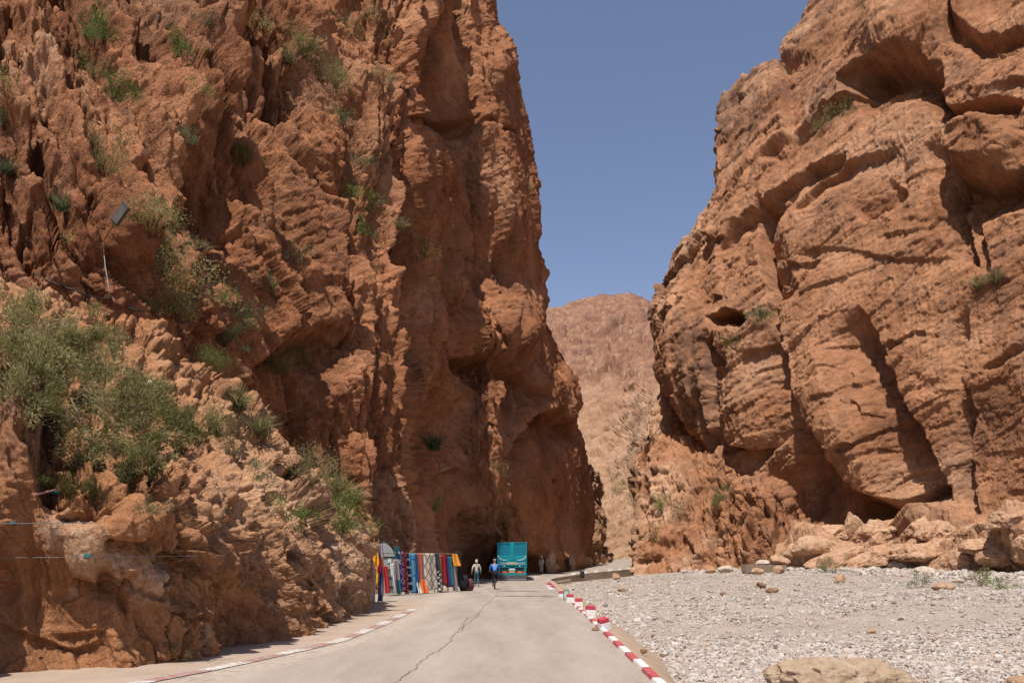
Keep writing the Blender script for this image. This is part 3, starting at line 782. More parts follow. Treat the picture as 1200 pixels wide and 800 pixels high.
# ---- small lit buttress past the end of the left wall
def make_spur():
    nr, nc = 160, 90
    vs = np.linspace(540, 690, nr)
    edge = lerp([(540, 694), (556, 703), (566, 709), (590, 709), (620, 711), (640, 712), (662, 714), (690, 716)], vs)
    s = np.linspace(0, 1, nc)
    U = 675 + (edge[:, None] - 675) * s[None]; V = np.repeat(vs[:, None], nc, 1)
    D = tps([(675, 540, 104), (694, 540, 106), (675, 690, 100), (700, 690, 99), (716, 690, 106), (709, 590, 108), (690, 620, 101)], U, V)
    P = unproj(U, V, D); k = 20
    t = (np.linspace(0, 1, k + 1)[1:]) ** 1.4 * 25
    P = np.concatenate([P, P[:, -1:] + t[None, :, None] * np.array([-.05, 1, 0.])[None, None]], 1)
    P = np.concatenate([P[:1] + t[::-1, None, None] * np.array([-.2, .9, -.1])[None, None], P], 0)
    sh = P.shape[:2]; Z = np.zeros(sh); Q = P.reshape(-1, 3)
    a = craggy(P, Z, Z, (0.2, .1, -.95), 1.8, (4, 1.6, .7), (1.3, .6, .3), (.4, .2, .1), 43) + .9 * fbm(Q, .2, 3, 401).reshape(sh)
    P = displace(P, a, 4)
    o = mesh_np('cliff_buttress', P.reshape(-1, 3), grid_faces(*sh), M['rock_right']); tag(o, kind='structure')
    vattr(o, 'pale', .4 * np.ones(len(Q))); vattr(o, 'varnish', .4 * np.ones(len(Q)))

# ---- rubble slope and summit closing the gorge
def make_hill():
    nr, nc = 420, 420
    us = np.linspace(520, 980, nc)
    top = lerp([(520, 392), (600, 370), (640, 362), (665, 354), (690, 349), (712, 345), (730, 343), (748, 346), (765, 352), (785, 361), (810, 374), (860, 390), (980, 430)], us)
    t = np.linspace(0, 1, nr)
    V = top[None] + (690 - top[None]) * t[:, None]; U = np.repeat(us[None], nr, 0)
    D = tps([(520, 690, 150), (650, 690, 118), (720, 690, 112), (780, 690, 120), (980, 690, 150), (690, 640, 128), (720, 640, 122), (770, 620, 118), (690, 560, 165), (740, 560, 150), (780, 540, 128), (790, 480, 150), (690, 470, 230), (740, 470, 205),
             (690, 400, 310), (740, 400, 300), (775, 420, 250), (640, 400, 320), (712, 345, 400), (650, 355, 400), (775, 358, 400), (900, 395, 400), (560, 380, 400), (560, 600, 170), (900, 600, 150)], U, V)
    P = unproj(U, V, D); k = 30
    s = (np.linspace(0, 1, k + 1)[1:]) ** 1.4 * 160
    P = np.concatenate([P[:1] + s[::-1, None, None] * np.array([0, .95, -.25])[None, None], P], 0)
    Ux = np.concatenate([np.repeat(U[:1], k, 0), U], 0); Vx = np.concatenate([np.repeat(V[:1], k, 0), V], 0)
    sh = Ux.shape; Q = P.reshape(-1, 3)
    sc = np.clip(P[..., 1] / 200, .5, 2)
    a = craggy(P, Ux, Vx, (0.6, -.3, .6), 1.3, (14, 5.5, 2.4), (2.6, 1.2, .9), (.6, .4, .3), 47) + (3.2 * fbm(Q, .022, 3, 411, .5, True) + .5 * fbm(Q, .6, 3, 415, .7)).reshape(sh)
    st = Q[:, 2] + .15 * Q[:, 0] + 5 * fbm(Q, .03, 3, 421)
    a += -4.5 * np.abs(fbm(Q, (.045, .045, .012), 3, 441)).reshape(sh) + joints(P, [((.3, .3, -.9), 9, 2.4, .75, .7), ((.8, .2, -.5), 7, 1.6, .75, .6), ((.3, .2, -.9), 3.5, .9, .75, .6)], 611) * sstep(25, 70, P[..., 2])
    a *= sstep(20, 130, np.arange(sh[0]))[:, None] * .85 + .15
    P1 = displace(P, a * sc * 1.15, 4, grid_normals(smooth_grid(P, 10)))
    o = mesh_np('hill', P1.reshape(-1, 3), grid_faces(*sh), M['rock_far']); tag(o, kind='structure')
    vattr(o, 'pale', .5 * (1 - sstep(20, 60, P1[..., 2])) + .25 * sstep(0, .5, fbm(Q, .05, 3, 425)).reshape(sh))
    vattr(o, 'varnish', .9 * sstep(35, 85, P1[..., 2] + 14 * fbm(Q, .04, 3, 431).reshape(sh)))
    register('hill', P1[k:], sh)

make_cliff_left(); make_cliff_right(); make_toe(); make_outcrop(); make_spur(); make_hill()
# ------------------------------------------------------------------ ground, river bed, road
BED_C = [(1, 4, -.35), (2, 11, -.32), (5, 12, -.40), (10, 12, -.36), (20, 14, 0.0), (3, 25, -.30), (8, 25, -.22), (20, 25, .25), (35, 22, .7), (3, 45, -.28), (8, 45, -.05), (20, 45, .6), (31, 47, .95), (26, 51, .98),
         (21, 60, 1.0), (18, 66, .75), (12, 71, .35), (6, 58, -.25), (5, 70, -.35), (8, 74, -.35), (12, 80, -.2), (0, 30, -.35), (0, 60, -.35), (60, 40, 1.6), (45, 60, 1.6)]
def bed_z(X, Y):
    X = np.asarray(X, float); Y = np.asarray(Y, float)
    z = tps([(x * 10, y * 10, h) for x, y, h in BED_C], X * 10, Y * 10)
    return z

def make_ground():
    n = 61
    g = np.linspace(-1, 1, n); g = np.sign(g) * np.abs(g) ** 3 * 3000
    X, Y = np.meshgrid(g, g)
    Z = np.full(X.shape, -1.3) - 0.0 * X
    t = NT('dry_ground')
    c = t.ramp(t.noise(0.3, 6), [(0.3, (.26, .19, .13)), (0.7, (.36, .28, .21))])
    o = mesh_np('ground', np.stack([X, Y, Z], -1).reshape(-1, 3), grid_faces(n, n, True), t.fin(c, t.bump(t.noise(3, 6), .5, .1)))
    tag(o, kind='structure')

def sand_mask(X, Y):
    """tracks of fine silt between the bars of cobbles"""
    P = np.stack([X.ravel() * .10, Y.ravel() * .22, np.zeros(X.size)], -1).astype(np.float32)
    n = fbm(P, 1.0, 3, 505).reshape(X.shape)
    v = HV + CH * F / np.maximum(Y, 5)
    track = np.exp(-((v - 727 + 0.02 * ((600 + X / np.maximum(Y, 5) * F) - 800)) / 8.5) ** 2) * (1 - .6 * sstep(16, 26, X))
    far = np.exp(-((v - 697) / 5.0) ** 2) * .6
    return np.clip(sstep(.05, .5, n) * .6 + track + far * .7, 0, 1)

def make_bed():
    nr, nc = 420, 520
    Ys = 5.5 * (160 / 5.5) ** np.linspace(0, 1, nr)
    R = np.linspace(-.22, 1.35, nc)
    Y = np.repeat(Ys[:, None], nc, 1); X = R[None, :] * Y
    Z = bed_z(X, np.minimum(Y, 95))
    Q = np.stack([X, Y, 0 * X], -1).reshape(-1, 3)
    sm = sand_mask(X, Y)
    rough = 1 - .75 * sm
    Z = Z + .10 * fbm(Q, .22, 3, 511).reshape(X.shape) + rough * (.05 * fbm(Q, 1.3, 3, 515).reshape(X.shape) + .035 * fbm(Q, 5.0, 2, 519).reshape(X.shape))
    edge = 1.75 + .018 * Y
    under = 1 - sstep(edge - .1, edge + .55, X)
    Z = np.where(Y < 66, Z * (1 - under) + (-.42) * under, Z)
    # the bed passes under the far road embankment
    Z = np.where(Y > 80, np.minimum(Z, -.1), Z)
    t = NT('river_gravel')
    p = t.pos()
    cell = t.n('ShaderNodeTexVoronoi'); t.l(p, cell.inputs[0]); cell.inputs['Scale'].default_value = 15
    cell2 = t.n('ShaderNodeTexVoronoi'); t.l(p, cell2.inputs[0]); cell2.inputs['Scale'].default_value = 38
    sep = t.n('ShaderNodeSeparateColor'); t.l(cell.outputs['Color'], sep.inputs[0])
    sep2 = t.n('ShaderNodeSeparateColor'); t.l(cell2.outputs['Color'], sep2.inputs[0])
    peb = t.ramp(sep.outputs[0], [(0.0, (.22, .175, .145)), (.25, (.34, .28, .235)), (.6, (.42, .36, .305)), (.9, (.50, .43, .375)), (1.0, (.36, .24, .17))])
    peb2 = t.ramp(sep2.outputs[1], [(0.0, (.23, .185, .15)), (.5, (.38, .32, .27)), (1.0, (.49, .43, .37))])
    peb = t.mix(t.noise(2.0, 3), peb, peb2)
    sand = t.ramp(t.noise(1.2, 7, .65), [(.3, (.33, .262, .205)), (.7, (.42, .345, .282))])
    sand = t.mix(.35, sand, peb2)
    sf = t.math('ADD', t.attr('sand'), t.math('MULTIPLY', t.math('SUBTRACT', t.noise(3.5, 5), .5), .9), True)
    col = t.mix(sf, peb, sand)
    col = t.mix(.5, col, t.ramp(t.noise(.5, 5), [(.3, (.74, .70, .66)), (.7, (1.15, 1.14, 1.13))]), 'MULTIPLY')
    h = t.math('SUBTRACT', 1.0, cell.outputs['Distance'])
    h2 = t.math('SUBTRACT', 1.0, cell2.outputs['Distance'])
    b = t.bump(h, .8, .05); b = t.bump(h2, .7, .02, b)
    o = mesh_np('river_bed', np.stack([X, Y, Z], -1).reshape(-1, 3), grid_faces(nr, nc, True), t.fin(col, b, .95))
    tag(o, kind='structure'); vattr(o, 'sand', sm)
    register('bed', np.stack([X, Y, Z], -1), X.shape)

def ico(sub):
    bm = bmesh.new(); bmesh.ops.create_icosphere(bm, subdivisions=sub, radius=1.0)
    bm.verts.ensure_lookup_table()
    v = np.array([x.co[:] for x in bm.verts], np.float32); f = np.array([[a.index for a in x.verts] for x in bm.faces], np.int32)
    bm.free(); return v, f

def stone_mat():
    t = NT('cobble')
    c = t.ramp(t.attr('tone'), [(0, (.25, .20, .165)), (.15, (.34, .285, .24)), (.55, (.415, .357, .31)), (.88, (.48, .425, .378)), (.95, (.40, .27, .19)), (1.0, (.45, .34, .25))])
    c = t.mix(.6, c, t.ramp(t.noise(14, 4), [(.3, (.75, .74, .72)), (.7, (1.15, 1.15, 1.15))]), 'MULTIPLY')
    return t.fin(c, None, .9)

def make_gravel():
    n = 125000
    p = .6; q = RNG.random(n); a0, a1 = 9.0 ** -p, 66.0 ** -p
    Y = (a0 + (a1 - a0) * q) ** (-1 / p); X = RNG.uniform(.02, .76, n) * Y
    edge = 1.75 + .018 * Y + .62
    sm = sand_mask(X, Y)
    size = np.exp(RNG.normal(math.log(.021), .6, n)) * (1 + .012 * Y)
    size = np.clip(size, .75 * Y / F, .30)
    keep = (X > edge) & (RNG.random(n) > sm * .88) & (Y < 82)
    size = np.minimum(size, .014 + .0042 * Y) 
    size[(size > .12) & (RNG.random(n) < .5)] *= .6
    X, Y, size = X[keep], Y[keep], size[keep]
    m = 5200; uu = RNG.uniform(800, 1270, m); foot = np.interp(uu, [745, 850, 930, 1000, 1100, 1200, 1290], [71, 66.5, 59, 54.5, 49, 44, 40.5])
    Yb = foot - np.abs(RNG.normal(0, 1.5, m)) * np.where(uu > 1010, 1.5, .8); keepb = RNG.random(m) < np.where(uu > 1010, 1, .55)
    X = np.concatenate([X, ((uu - 600) * Yb / F)[keepb]]); Y = np.concatenate([Y, Yb[keepb]]); size = np.concatenate([size, np.exp(RNG.normal(math.log(.10), .5, m)).clip(.04, .34)[keepb]])
    z = on_bed(X, Y)
    n = len(X)
    bv, bf = ico(1)
    k = len(bv)
    jit = 1 + RNG.normal(0, .16, (n, k, 1))
    ax = RNG.uniform(.6, 1.2, (n, 1, 3)); ax[..., 2] *= .62
    V = bv[None] * jit * ax * size[:, None, None]
    a = RNG.uniform(0, 2 * PI, n); ca, sa = np.cos(a)[:, None], np.sin(a)[:, None]
    tx = RNG.normal(0, .3, n)[:, None]
    x, y, zz = V[..., 0], V[..., 1], V[..., 2] + tx * V[..., 0]
    W = np.stack([x * ca - y * sa + X[:, None], x * sa + y * ca + Y[:, None], zz + (z + size * .18)[:, None]], -1)
    faces = (bf[None] + (np.arange(n) * k)[:, None, None]).reshape(-1, 3)
    o = mesh_np('gravel', W.reshape(-1, 3), faces, stone_mat(), smooth=False)
    tag(o, kind='stuff', label='pale grey cobbles and pebbles strewn over the dry river bed', cat='gravel')
    vattr(o, 'tone', np.repeat(RNG.random(n), k))

def on_bed(X, Y):
    """height of the modelled bed under (X, Y)"""
    Xa = np.asarray(X, float); Ya = np.asarray(Y, float)
    Z = bed_z(Xa, Ya)
    Q = np.stack([Xa, Ya, 0 * Xa], -1).reshape(-1, 3)
    return Z + (.10 * fbm(Q, .22, 3, 511)).reshape(Xa.shape)

ROAD = [(-12, -12, 1.55, -12, 0), (-12, 0, 1.75, 0, 0), (-12, 11, 1.95, 11, 0), (-12, 25, 2.2, 25, 0), (-12, 45, 2.56, 45, 0), (-12, 62, 2.86, 62, 0), (-12, 70, 3.3, 67, .02), (-11, 84, 6.5, 74, .28), (-5, 98, 11, 80, .55), (6, 110, 17, 86, 1.0), (18, 122, 28, 96, 2.0), (34, 134, 42, 108, 3.0)]
def road_row(s):
    i = min(int(s), len(ROAD) - 2); f = s - i
    return [a + (b - a) * f for a, b in zip(ROAD[i], ROAD[i + 1])]

def make_road():
    nr, nc = 330, 60
    rows = []; 
    for k in range(nr):
        r = road_row(k / (nr - 1) * (len(ROAD) - 1.0001))
        x = np.linspace(0, 1, nc)
        rows.append(np.stack([r[0] + (r[2] - r[0]) * x, r[1] + (r[3] - r[1]) * x, np.full(nc, r[4])], -1))
    P = np.array(rows); Q = P.reshape(-1, 3)
    # smooth the grade
    for _ in range(40): P[1:-1, :, 2] = (P[:-2, :, 2] + P[1:-1, :, 2] * 2 + P[2:, :, 2]) / 4
    lx = np.interp(P[..., 1], [b for a, b in LINE], [a for a, b in LINE])
    sh = sstep(.0, .12, lx - P[..., 0]) * (P[..., 1] < 33)
    P[..., 2] += .006 * fbm(Q, .5, 3, 531).reshape(P.shape[:2])
    t = NT('worn_road')
    c = t.ramp(t.noise(.9, 6, .6, vec=t.mapping((1.2, .22, 1))), [(.3, (.285, .234, .193)), (.7, (.365, .308, .26))])
    sp = t.ramp(t.noise(38, 5, .8), [(.34, (.58, .57, .56)), (.5, (1, 1, 1)), (.66, (1.4, 1.4, 1.4))])
    c = t.mix(.75, c, sp, 'MULTIPLY')
    blot = t.ramp(t.noise(.6, 8, .72, vec=t.mapping((1.3, .3, 1))), [(.36, (.82, .80, .78)), (.5, (.98, .97, .96)), (.64, (1.10, 1.09, 1.08))])
    c = t.mix(.75, c, blot, 'MULTIPLY')
    shc = t.ramp(t.noise(1.3, 7, .65), [(.3, (.31, .225, .165)), (.7, (.42, .315, .245))])
    c = t.mix(t.math('MULTIPLY', t.attr('shoulder'), .9), c, shc)
    # patchy dusty gravel along the left edge
    du = t.math('MULTIPLY', t.attr('dust'), t.ramp(t.noise(4.5, 6, .75), [(.42, (0, 0, 0)), (.56, (1, 1, 1))]))
    c = t.mix(t.math('MULTIPLY', du, .8), c, (.46, .36, .28))
    b = t.bump(t.noise(45, 4, .7), .5, .012); b = t.bump(t.noise(2.5, 5), .3, .05, b)
    o = mesh_np('road', P.reshape(-1, 3), grid_faces(nr, nc, True), t.fin(c, b, .92)); tag(o, kind='structure')
    vattr(o, 'shoulder', sh)
    d = P[..., 0] - lx
    vattr(o, 'dust', np.exp(-((d - .5) / .55) ** 2) * (P[..., 1] < 40))
    return P

LINE = [(-5.9, 8.5), (-5.2, 11.1), (-4.84, 12.1), (-4.55, 13.1), (-4.07, 15.0), (-3.72, 16.6), (-3.56, 20.0), (-3.5, 24.), (-3.5, 29.0), (-3.5, 40)]
def stripe_mat(name, wear, red=(.40, .055, .065)):
    t = NT(name)
    c = t.mix(t.attr('red'), (.66, .62, .56), red)
    w = t.ramp(t.noise(9, 6, .7), [(.38, (0, 0, 0)), (.62, (1, 1, 1))])
    c = t.mix(t.math('MULTIPLY', w, wear, True), c, (.32, .27, .23))
    return t.fin(c, t.bump(t.noise(30, 3), .3, .01), .75)

def make_markings():
    # painted dashes on the left edge of the road
    ys = [10.2, 11.1, 12.15, 13.15, 14.2, 15.1, 16.1, 17.2, 18.2, 19.4, 20.6, 21.9, 23.2, 24.6, 26.0, 27.3]
    V = []; Fc = []; red = []
    for i, (y0, y1) in enumerate(zip(ys[:-1], ys[1:])):
        for q in range(4):
            a = y0 + (y1 - y0) * q / 4; b = y0 + (y1 - y0) * (q + 1) / 4
            n = len(V)
            for y, s in ((a, 0), (b, 0), (b, 1), (a, 1)):
                x = float(np.interp(y, [p[1] for p in LINE], [p[0] for p in LINE]))
                V.append((x + s * .28, y, .012))
            Fc.append((n, n + 3, n + 2, n + 1)); red += [float(i % 2)] * 4
    o = mesh_np('road_marking', np.array(V), np.array(Fc), stripe_mat('edge_line_paint', 1.15, (.33, .10, .095))); tag(o, kind='structure'); vattr(o, 'red', np.array(red))
    # long crack and dark bands across the road
    def strip(name, pts, w, mat, z=.011):
        V = []; Fc = []
        P = []
        for (a, b) in zip(pts[:-1], pts[1:]):
            for k in range(8): P.append((a[0] + (b[0] - a[0]) * k / 8 , a[1] + (b[1] - a[1]) * k / 8))
        P.append(pts[-1])
        for i, (x, y) in enumerate(P):
            j = .022 * math.sin(i * 2.3) + .02 * math.sin(i * 5.1 + 1) + .05 * math.sin(i * .37)
            ww = w * (.6 + .5 * abs(math.sin(i * 1.7)))
            V += [(x + j - ww, y, z), (x + j + ww, y, z)]
            if i: n = 2 * i; Fc.append((n - 2, n - 1, n + 1, n))
        o = mesh_np(name, np.array(V), np.array(Fc), mat); tag(o, kind='structure')
    g = lambda u, v: ((u - 600) * CH * F / (v - HV) / F, CH * F / (v - HV))
    dk = plain('crack_dirt', (.16, .128, .104), .95)
    strip('road_crack', [g(583, 692), g(578, 701), g(563, 716), g(553, 726), g(535, 742), g(515, 760), g(500, 772), g(470, 792), g(440, 815)], .007, dk)
    strip('road_crack', [g(560, 719), g(548, 724), g(543, 735), g(536, 741)], .008, dk)
    sm = plain('dark_band', (.15, .115, .09), .9, var=.4, sc=3)
    def lay_band(u0, u1, v, wd):  # thin dark brown band lying across the road, narrower at both ends
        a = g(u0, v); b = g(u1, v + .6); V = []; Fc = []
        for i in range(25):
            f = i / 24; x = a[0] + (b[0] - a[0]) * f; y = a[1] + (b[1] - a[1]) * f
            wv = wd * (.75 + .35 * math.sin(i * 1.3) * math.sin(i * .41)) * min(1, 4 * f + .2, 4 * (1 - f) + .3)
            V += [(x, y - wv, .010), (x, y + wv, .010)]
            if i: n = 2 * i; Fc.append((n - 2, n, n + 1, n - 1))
        tag(mesh_np('dark_band', np.array(V), np.array(Fc), sm), kind='structure')
    lay_band(582, 633, 692, .42); lay_band(580, 652, 698, .40)

def make_kerb():
    V = []; Fc = []; red = []
    bounds = [-4 + i * 1.0 for i in range(66)]
    ys = [y + .14 for y in bounds]
    edge = lambda y: 1.75 + .018 * y
    for i, (y0, y1) in enumerate(zip(ys[:-1], ys[1:])):
        prof = [(0, 0.0), (.012, .055), (.13, .058), (.15, .035), (.16, -.35)]
        lift = .006 * math.sin(i * 2.1)
        for q in range(len(prof) - 1):
            n = len(V)
            for (dx, z), y in ((prof[q], y0), (prof[q + 1], y0), (prof[q + 1], y1), (prof[q], y1)):
                V.append((edge(y) + dx + .006 * math.sin(i * 1.3), y, z + (lift if z > .0 else 0)))
            Fc.append((n, n + 1, n + 2, n + 3)); red += [float(i % 2)] * 4
    o = mesh_np('painted_kerb', np.array(V), np.array(Fc)[:, ::-1], stripe_mat('kerb_paint', .28), smooth=False)
    vattr(o, 'red', np.array(red))
    tag(o, 'low kerb striped red and white along the river side of the road', 'kerb')
    # sandy verge sloping from the kerb to the cobbles
    ny = 260; Y = np.linspace(-6, 66, ny); S = np.linspace(0, 1, 14)
    yy = np.repeat(Y[:, None], 14, 1)
    wd = .75 + .10 * np.sin(yy * .9) + .12 * np.sin(yy * .37 + 1) + .2 * sstep(14, 20, yy)
    X = 1.75 + .018 * yy + .155 + S[None] * wd
    Q = np.stack([X, yy, 0 * X], -1).reshape(-1, 3)
    Z = .008 - .42 * (S[None] ** 1.5) + .02 * fbm(Q, 2., 3, 541).reshape(X.shape) * S[None]
    t = NT('sandy_verge')
    c = t.ramp(t.noise(2.2, 7, .65), [(.3, (.30, .205, .135)), (.7, (.40, .29, .20))])
    c = t.mix(t.ramp(t.noise(24, 4, .7), [(.60, (0, 0, 0)), (.7, (1, 1, 1))]), c, (.40, .35, .31))
    o = mesh_np('verge', np.stack([X, yy, Z], -1).reshape(-1, 3), grid_faces(ny, 14, True), t.fin(c, t.bump(t.noise(16, 5), .5, .02))); tag(o, kind='structure')

make_ground(); make_bed(); ROADP = make_road(); make_markings(); make_kerb(); make_gravel()
def road_z(X, Y):
    d = (ROADP[..., 0] - X) ** 2 + (ROADP[..., 1] - Y) ** 2
    return float(ROADP[..., 2].ravel()[int(np.argmin(d))])

# ---- painted concrete blocks on the edge, far kerb stones, retaining wall
M['white_paint'] = plain('chalky_white_paint', (.66, .63, .60), .8, var=.12, sc=14)
M['red_paint'] = plain('faded_red_paint', (.42, .045, .06), .7, var=.2, sc=14)
def block(u, v, h, label, tilt=(0, 0), rz=0., w=.26):
    Y = CH * F / (v - HV); x = (u - 600) * Y / F
    o = empty('edge_block', (x, Y, -.01), rz); o.rotation_euler = (tilt[0], tilt[1], rz)
    tag(o, label, 'edge block', 'painted blocks on the road edge')
    MB().box((0, 0, h * .325), (w, w, h * .65), taper=.93, bev=.012).build('base', M['white_paint'], o)
    MB().box((0, 0, h * .825 + .001), (w * .935, w * .935, h * .35), taper=.93, bev=.015).build('red_cap', M['red_paint'], o)
block(708.5, 737.2, .30, 'tilted red-capped white block, nearest of the row on the road edge', (.10, -.22), .35, .25)
block(691.8, 722.6, .35, 'upright red-capped white block with crisp broad cap, second from the camera', (0, .02), .08, .28)
block(678.6, 711.6, .34, 'red-capped white block with chipped foot, midway along the edge row', (0, -.05), -.1, .28)
block(668.0, 705.6, .34, 'red-capped white block standing just right of the green framed board', (0, .03), .1, .29)
block(657.6, 699.4, .27, 'small red-capped white block just left of the green framed board', (0, 0), .15, .22)
block(643.2, 688.8, .33, 'far red-capped white block leaning beside the dark ditch mouth', (.05, .08), .3, .26)
block(646.4, 691.2, .27, 'half-sunk red-capped block at the foot of its leaning neighbour', (.0, .25), .5, .24)
M['green_paint'] = plain('green_paint', (.03, .22, .15), .6)
M['board'] = plain('pale_board', (.46, .52, .46), .7)
Y = CH * F / (703 - HV); sb = empty('sign_board', ((663.3 - 600) * Y / F, Y, -.01), .25)
tag(sb, 'small green framed board standing between two red-capped blocks', 'sign')
MB().box((-.10, 0, .22), (.028, .03, .44)).box((.10, 0, .22), (.028, .03, .44)).box((0, 0, .425), (.172, .028, .03)).box((0, 0, .075), (.172, .028, .03)).build('frame', M['green_paint'], sb)
MB().box((0, .0, .25), (.168, .012, .316)).build('panel', M['board'], sb)
wl = []
for (u, v, Y, lab) in [(675.5, 671.3, 80, 'white kerb stone left of the black barrel on the far bend'), (689, 670.3, 86.5, 'white kerb stone just right of the black barrel'),
                       (702, 668.8, 90, 'second white kerb stone right of the black barrel'), (718, 667.6, 93.5, 'white kerb stone midway between black barrel and rock foot'),
                       (729.5, 666, 95.2, 'white kerb stone next to last before the rock foot'), (739.5, 664.6, 97.0, 'white kerb stone closest to the rock foot on the far bend')]:
    rr = min((road_row(s) for s in np.linspace(6, 9, 400)), key=lambda r: abs(600 + r[2] * F / r[3] - u))
    p = Vector((rr[2] - .25, rr[3] + .2, 0)); z = road_z(p.x, p.y)
    b = MB().box((0, 0, .09), (.42, .3, .22), taper=.85, bev=.02).build('kerb_stone', M['white_paint'])
    b.location = (p.x, p.y, z); tag(b, lab, 'kerb stone', 'white stones edging the far road bend')
# retaining wall under the far bend
t = NT('rendered_wall'); cc = t.ramp(t.noise(1.2, 6), [(.3, (.25, .18, .125)), (.7, (.36, .27, .20))])
M['wall'] = t.fin(cc, t.bump(t.noise(8, 4), .4, .03))
rs = [road_row(s) for s in np.linspace(6.0, 9.6, 26)]
mb = MB(); top = []
for r in rs: top.append((r[2], r[3], road_z(r[2], r[3])))
rows = []
for (x, y, z) in top:
    rows.append([(x - .02, y + .02, z + .10), (x + .22, y - .14, z + .10), (x + .24, y - .16, z - 1.9)])
mb.grid(rows)
o = mb.build('retaining_wall', M['wall']); tag(o, 'low tan retaining wall under the far road bend', 'wall')
# ditch mouth beside the road at the start of the bend
p0 = pt(652, 680.5, 61)
o = MB().prism([(0, 0, -.1), (1.5, 1.6, .12), (1.5, 1.6, -.85), (0, 0, -.85)], (.25, -.22, 0)).build('ditch_wall', M['wall'])
o.location = (3.0, 62.3, -.02); tag(o, 'short shaded concrete ditch wall behind the farthest painted blocks', 'wall')
M['black'] = plain('black_plastic', (.02, .02, .022), .5)
M['barrel_band'] = plain('barrel_band', (.05, .05, .05), .5)
p = pt(682.3, 676.5, 71.5); z = float(on_bed(np.array([p.x]), np.array([p.y]))[0])
br = empty('barrel', (p.x, p.y, max(z, p.z - .02)))
tag(br, 'black barrel standing at the foot of the far bend wall', 'barrel')
prof = [(.0, .16), (.05, .185), (.22, .20), (.40, .20), (.56, .185), (.62, .17)]
MB().tube([(0, 0, h) for h, r in prof], [r for h, r in prof], 16).build('drum', M['black'], br)
MB().ring((0, 0, .2), (0, 0, 1), .203, .012, 18).ring((0, 0, .42), (0, 0, 1), .203, .012, 18).build('band', M['barrel_band'], br)
# ------------------------------------------------------------------ loose rocks
def ground_at(u, v, zfun):
    """first point along the sight line that meets the ground"""
    Ys = np.concatenate([np.linspace(8, 40, 640), np.linspace(40.05, 125, 900)])
    X = (u - 600) * Ys / F; z = CH + (HV - v) * Ys / F
    g = zfun(X, Ys)
    k = np.nonzero(z <= g)[0]
    k = int(k[0]) if len(k) else len(Ys) - 1
    return Vector((X[k], Ys[k], float(g[k])))

ICO = {s: ico(s) for s in (2, 3, 4, 5, 6)}
def rock_shape(seed, sub, dims, blocky=.5, rough=.08):
    v, f = ICO[sub]
    v = v.copy(); r = random.Random(seed)
    # cut flat fracture faces
    for _ in range(int(5 + 8 * blocky)):
        n = np.array([r.gauss(0, 1), r.gauss(0, 1), r.gauss(0, .8)]); n /= np.linalg.norm(n)
        d = r.uniform(.55, .88)
        k = v @ n - d
        v = v - np.outer(np.clip(k, 0, None) * (.55 + .4 * blocky), n)
    P = (v * np.array(dims) / (max(dims) * .75) * 2 + seed * 3.1).astype(np.float32)
    nn = v / (np.linalg.norm(v, axis=1, keepdims=True) + 1e-6)
    a = rough * 1.3 * fbm(P, .9, 3, seed % 50) + rough * .7 * fbm(P, 3.0, 3, seed % 37, .65, blocky > .05)
    v = (v + nn * a[:, None]) * np.array(dims)
    return v.astype(np.float32), f

def ledge(u, v, lift=.5):
    S = SURF['right']; k = int(np.argmin((S[:, 0] - u) ** 2 + (S[:, 1] - v) ** 2))
    return Vector((S[k, 3], S[k, 2] - lift, S[k, 4]))
def bedrock_blocks(name, spots, surf_name, seed, mat, fwd=-.15):
    """broken bedrock: angular slabs grown into the foot of the wall, one piece of terrain"""
    r = random.Random(seed); VV = []; FF = []; n = 0
    S = SURF[surf_name]
    for (u, v, w, h, tilt) in spots:
        k = int(np.argmin((S[:, 0] - u) ** 2 + (S[:, 1] - v) ** 2)); Y = S[k, 2]; sc = Y / F
        dims = np.array([w * sc / 2, w * sc / 2 * .8, h * sc / 2])
        V, f = rock_shape(r.randint(1, 900), 5, dims, 1.0, .13)
        R = np.array(Matrix.Rotation(tilt, 3, 'Y') @ Matrix.Rotation(r.uniform(-.5, .5), 3, 'Z') @ Matrix.Rotation(r.uniform(-.2, .2), 3, 'X'))
        V = V @ R.T + np.array([S[k, 3], S[k, 2] - dims[1] * fwd, S[k, 4] - dims[2] * .15])
        VV.append(V); FF.append(f + n); n += len(V)
    o = mesh_np(name, np.concatenate(VV), np.concatenate(FF), mat); tag(o, kind='structure'); vattr(o, 'pale', np.full(n, .85)); vattr(o, 'varnish', np.zeros(n)); return o
def loose_rock_mat(name, c0, c1, c2, sc=3.0):
    t = NT(name)
    c = t.ramp(t.noise(sc, 7, .65), [(.3, c0), (.5, c1), (.72, c2)])
    c = t.mix(.7, c, t.ramp(t.noise(sc * 9, 5, .7), [(.3, (.72, .71, .70)), (.7, (1.2, 1.2, 1.2))]), 'MULTIPLY')
    h = t.math('ADD', t.noise(sc * 4, 6, .7), t.math('MULTIPLY', t.noise(sc * 20, 4, .7), .35))
    return t.fin(c, t.bump(h, .8, .06), .95)
_r = random.Random(4); _sp = []
for u in range(940, 1300, 24):
    for v0, hh in ((622, 26), (650, 34)):
        vv = v0 + _r.uniform(-9, 9) - (8 if u > 1150 else 0); uu = u + _r.uniform(-7, 7)
        if vv < 622 and uu < 1010: continue
        _sp.append((uu, vv, _r.uniform(46, 104), _r.uniform(.75, 1.3) * hh, -_r.uniform(.08, .42)))
bedrock_blocks('rock_ledge', _sp, 'right', 12, M['rock_right'], -.35)
bedrock_blocks('rock_pillar', [(645, 660, 13, 34, .1), (648, 664, 18, 16, 0), (669, 658, 11, 26, -.1), (688, 658, 16, 20, .2)], 'left', 5, M['rock_right'], 1.6)
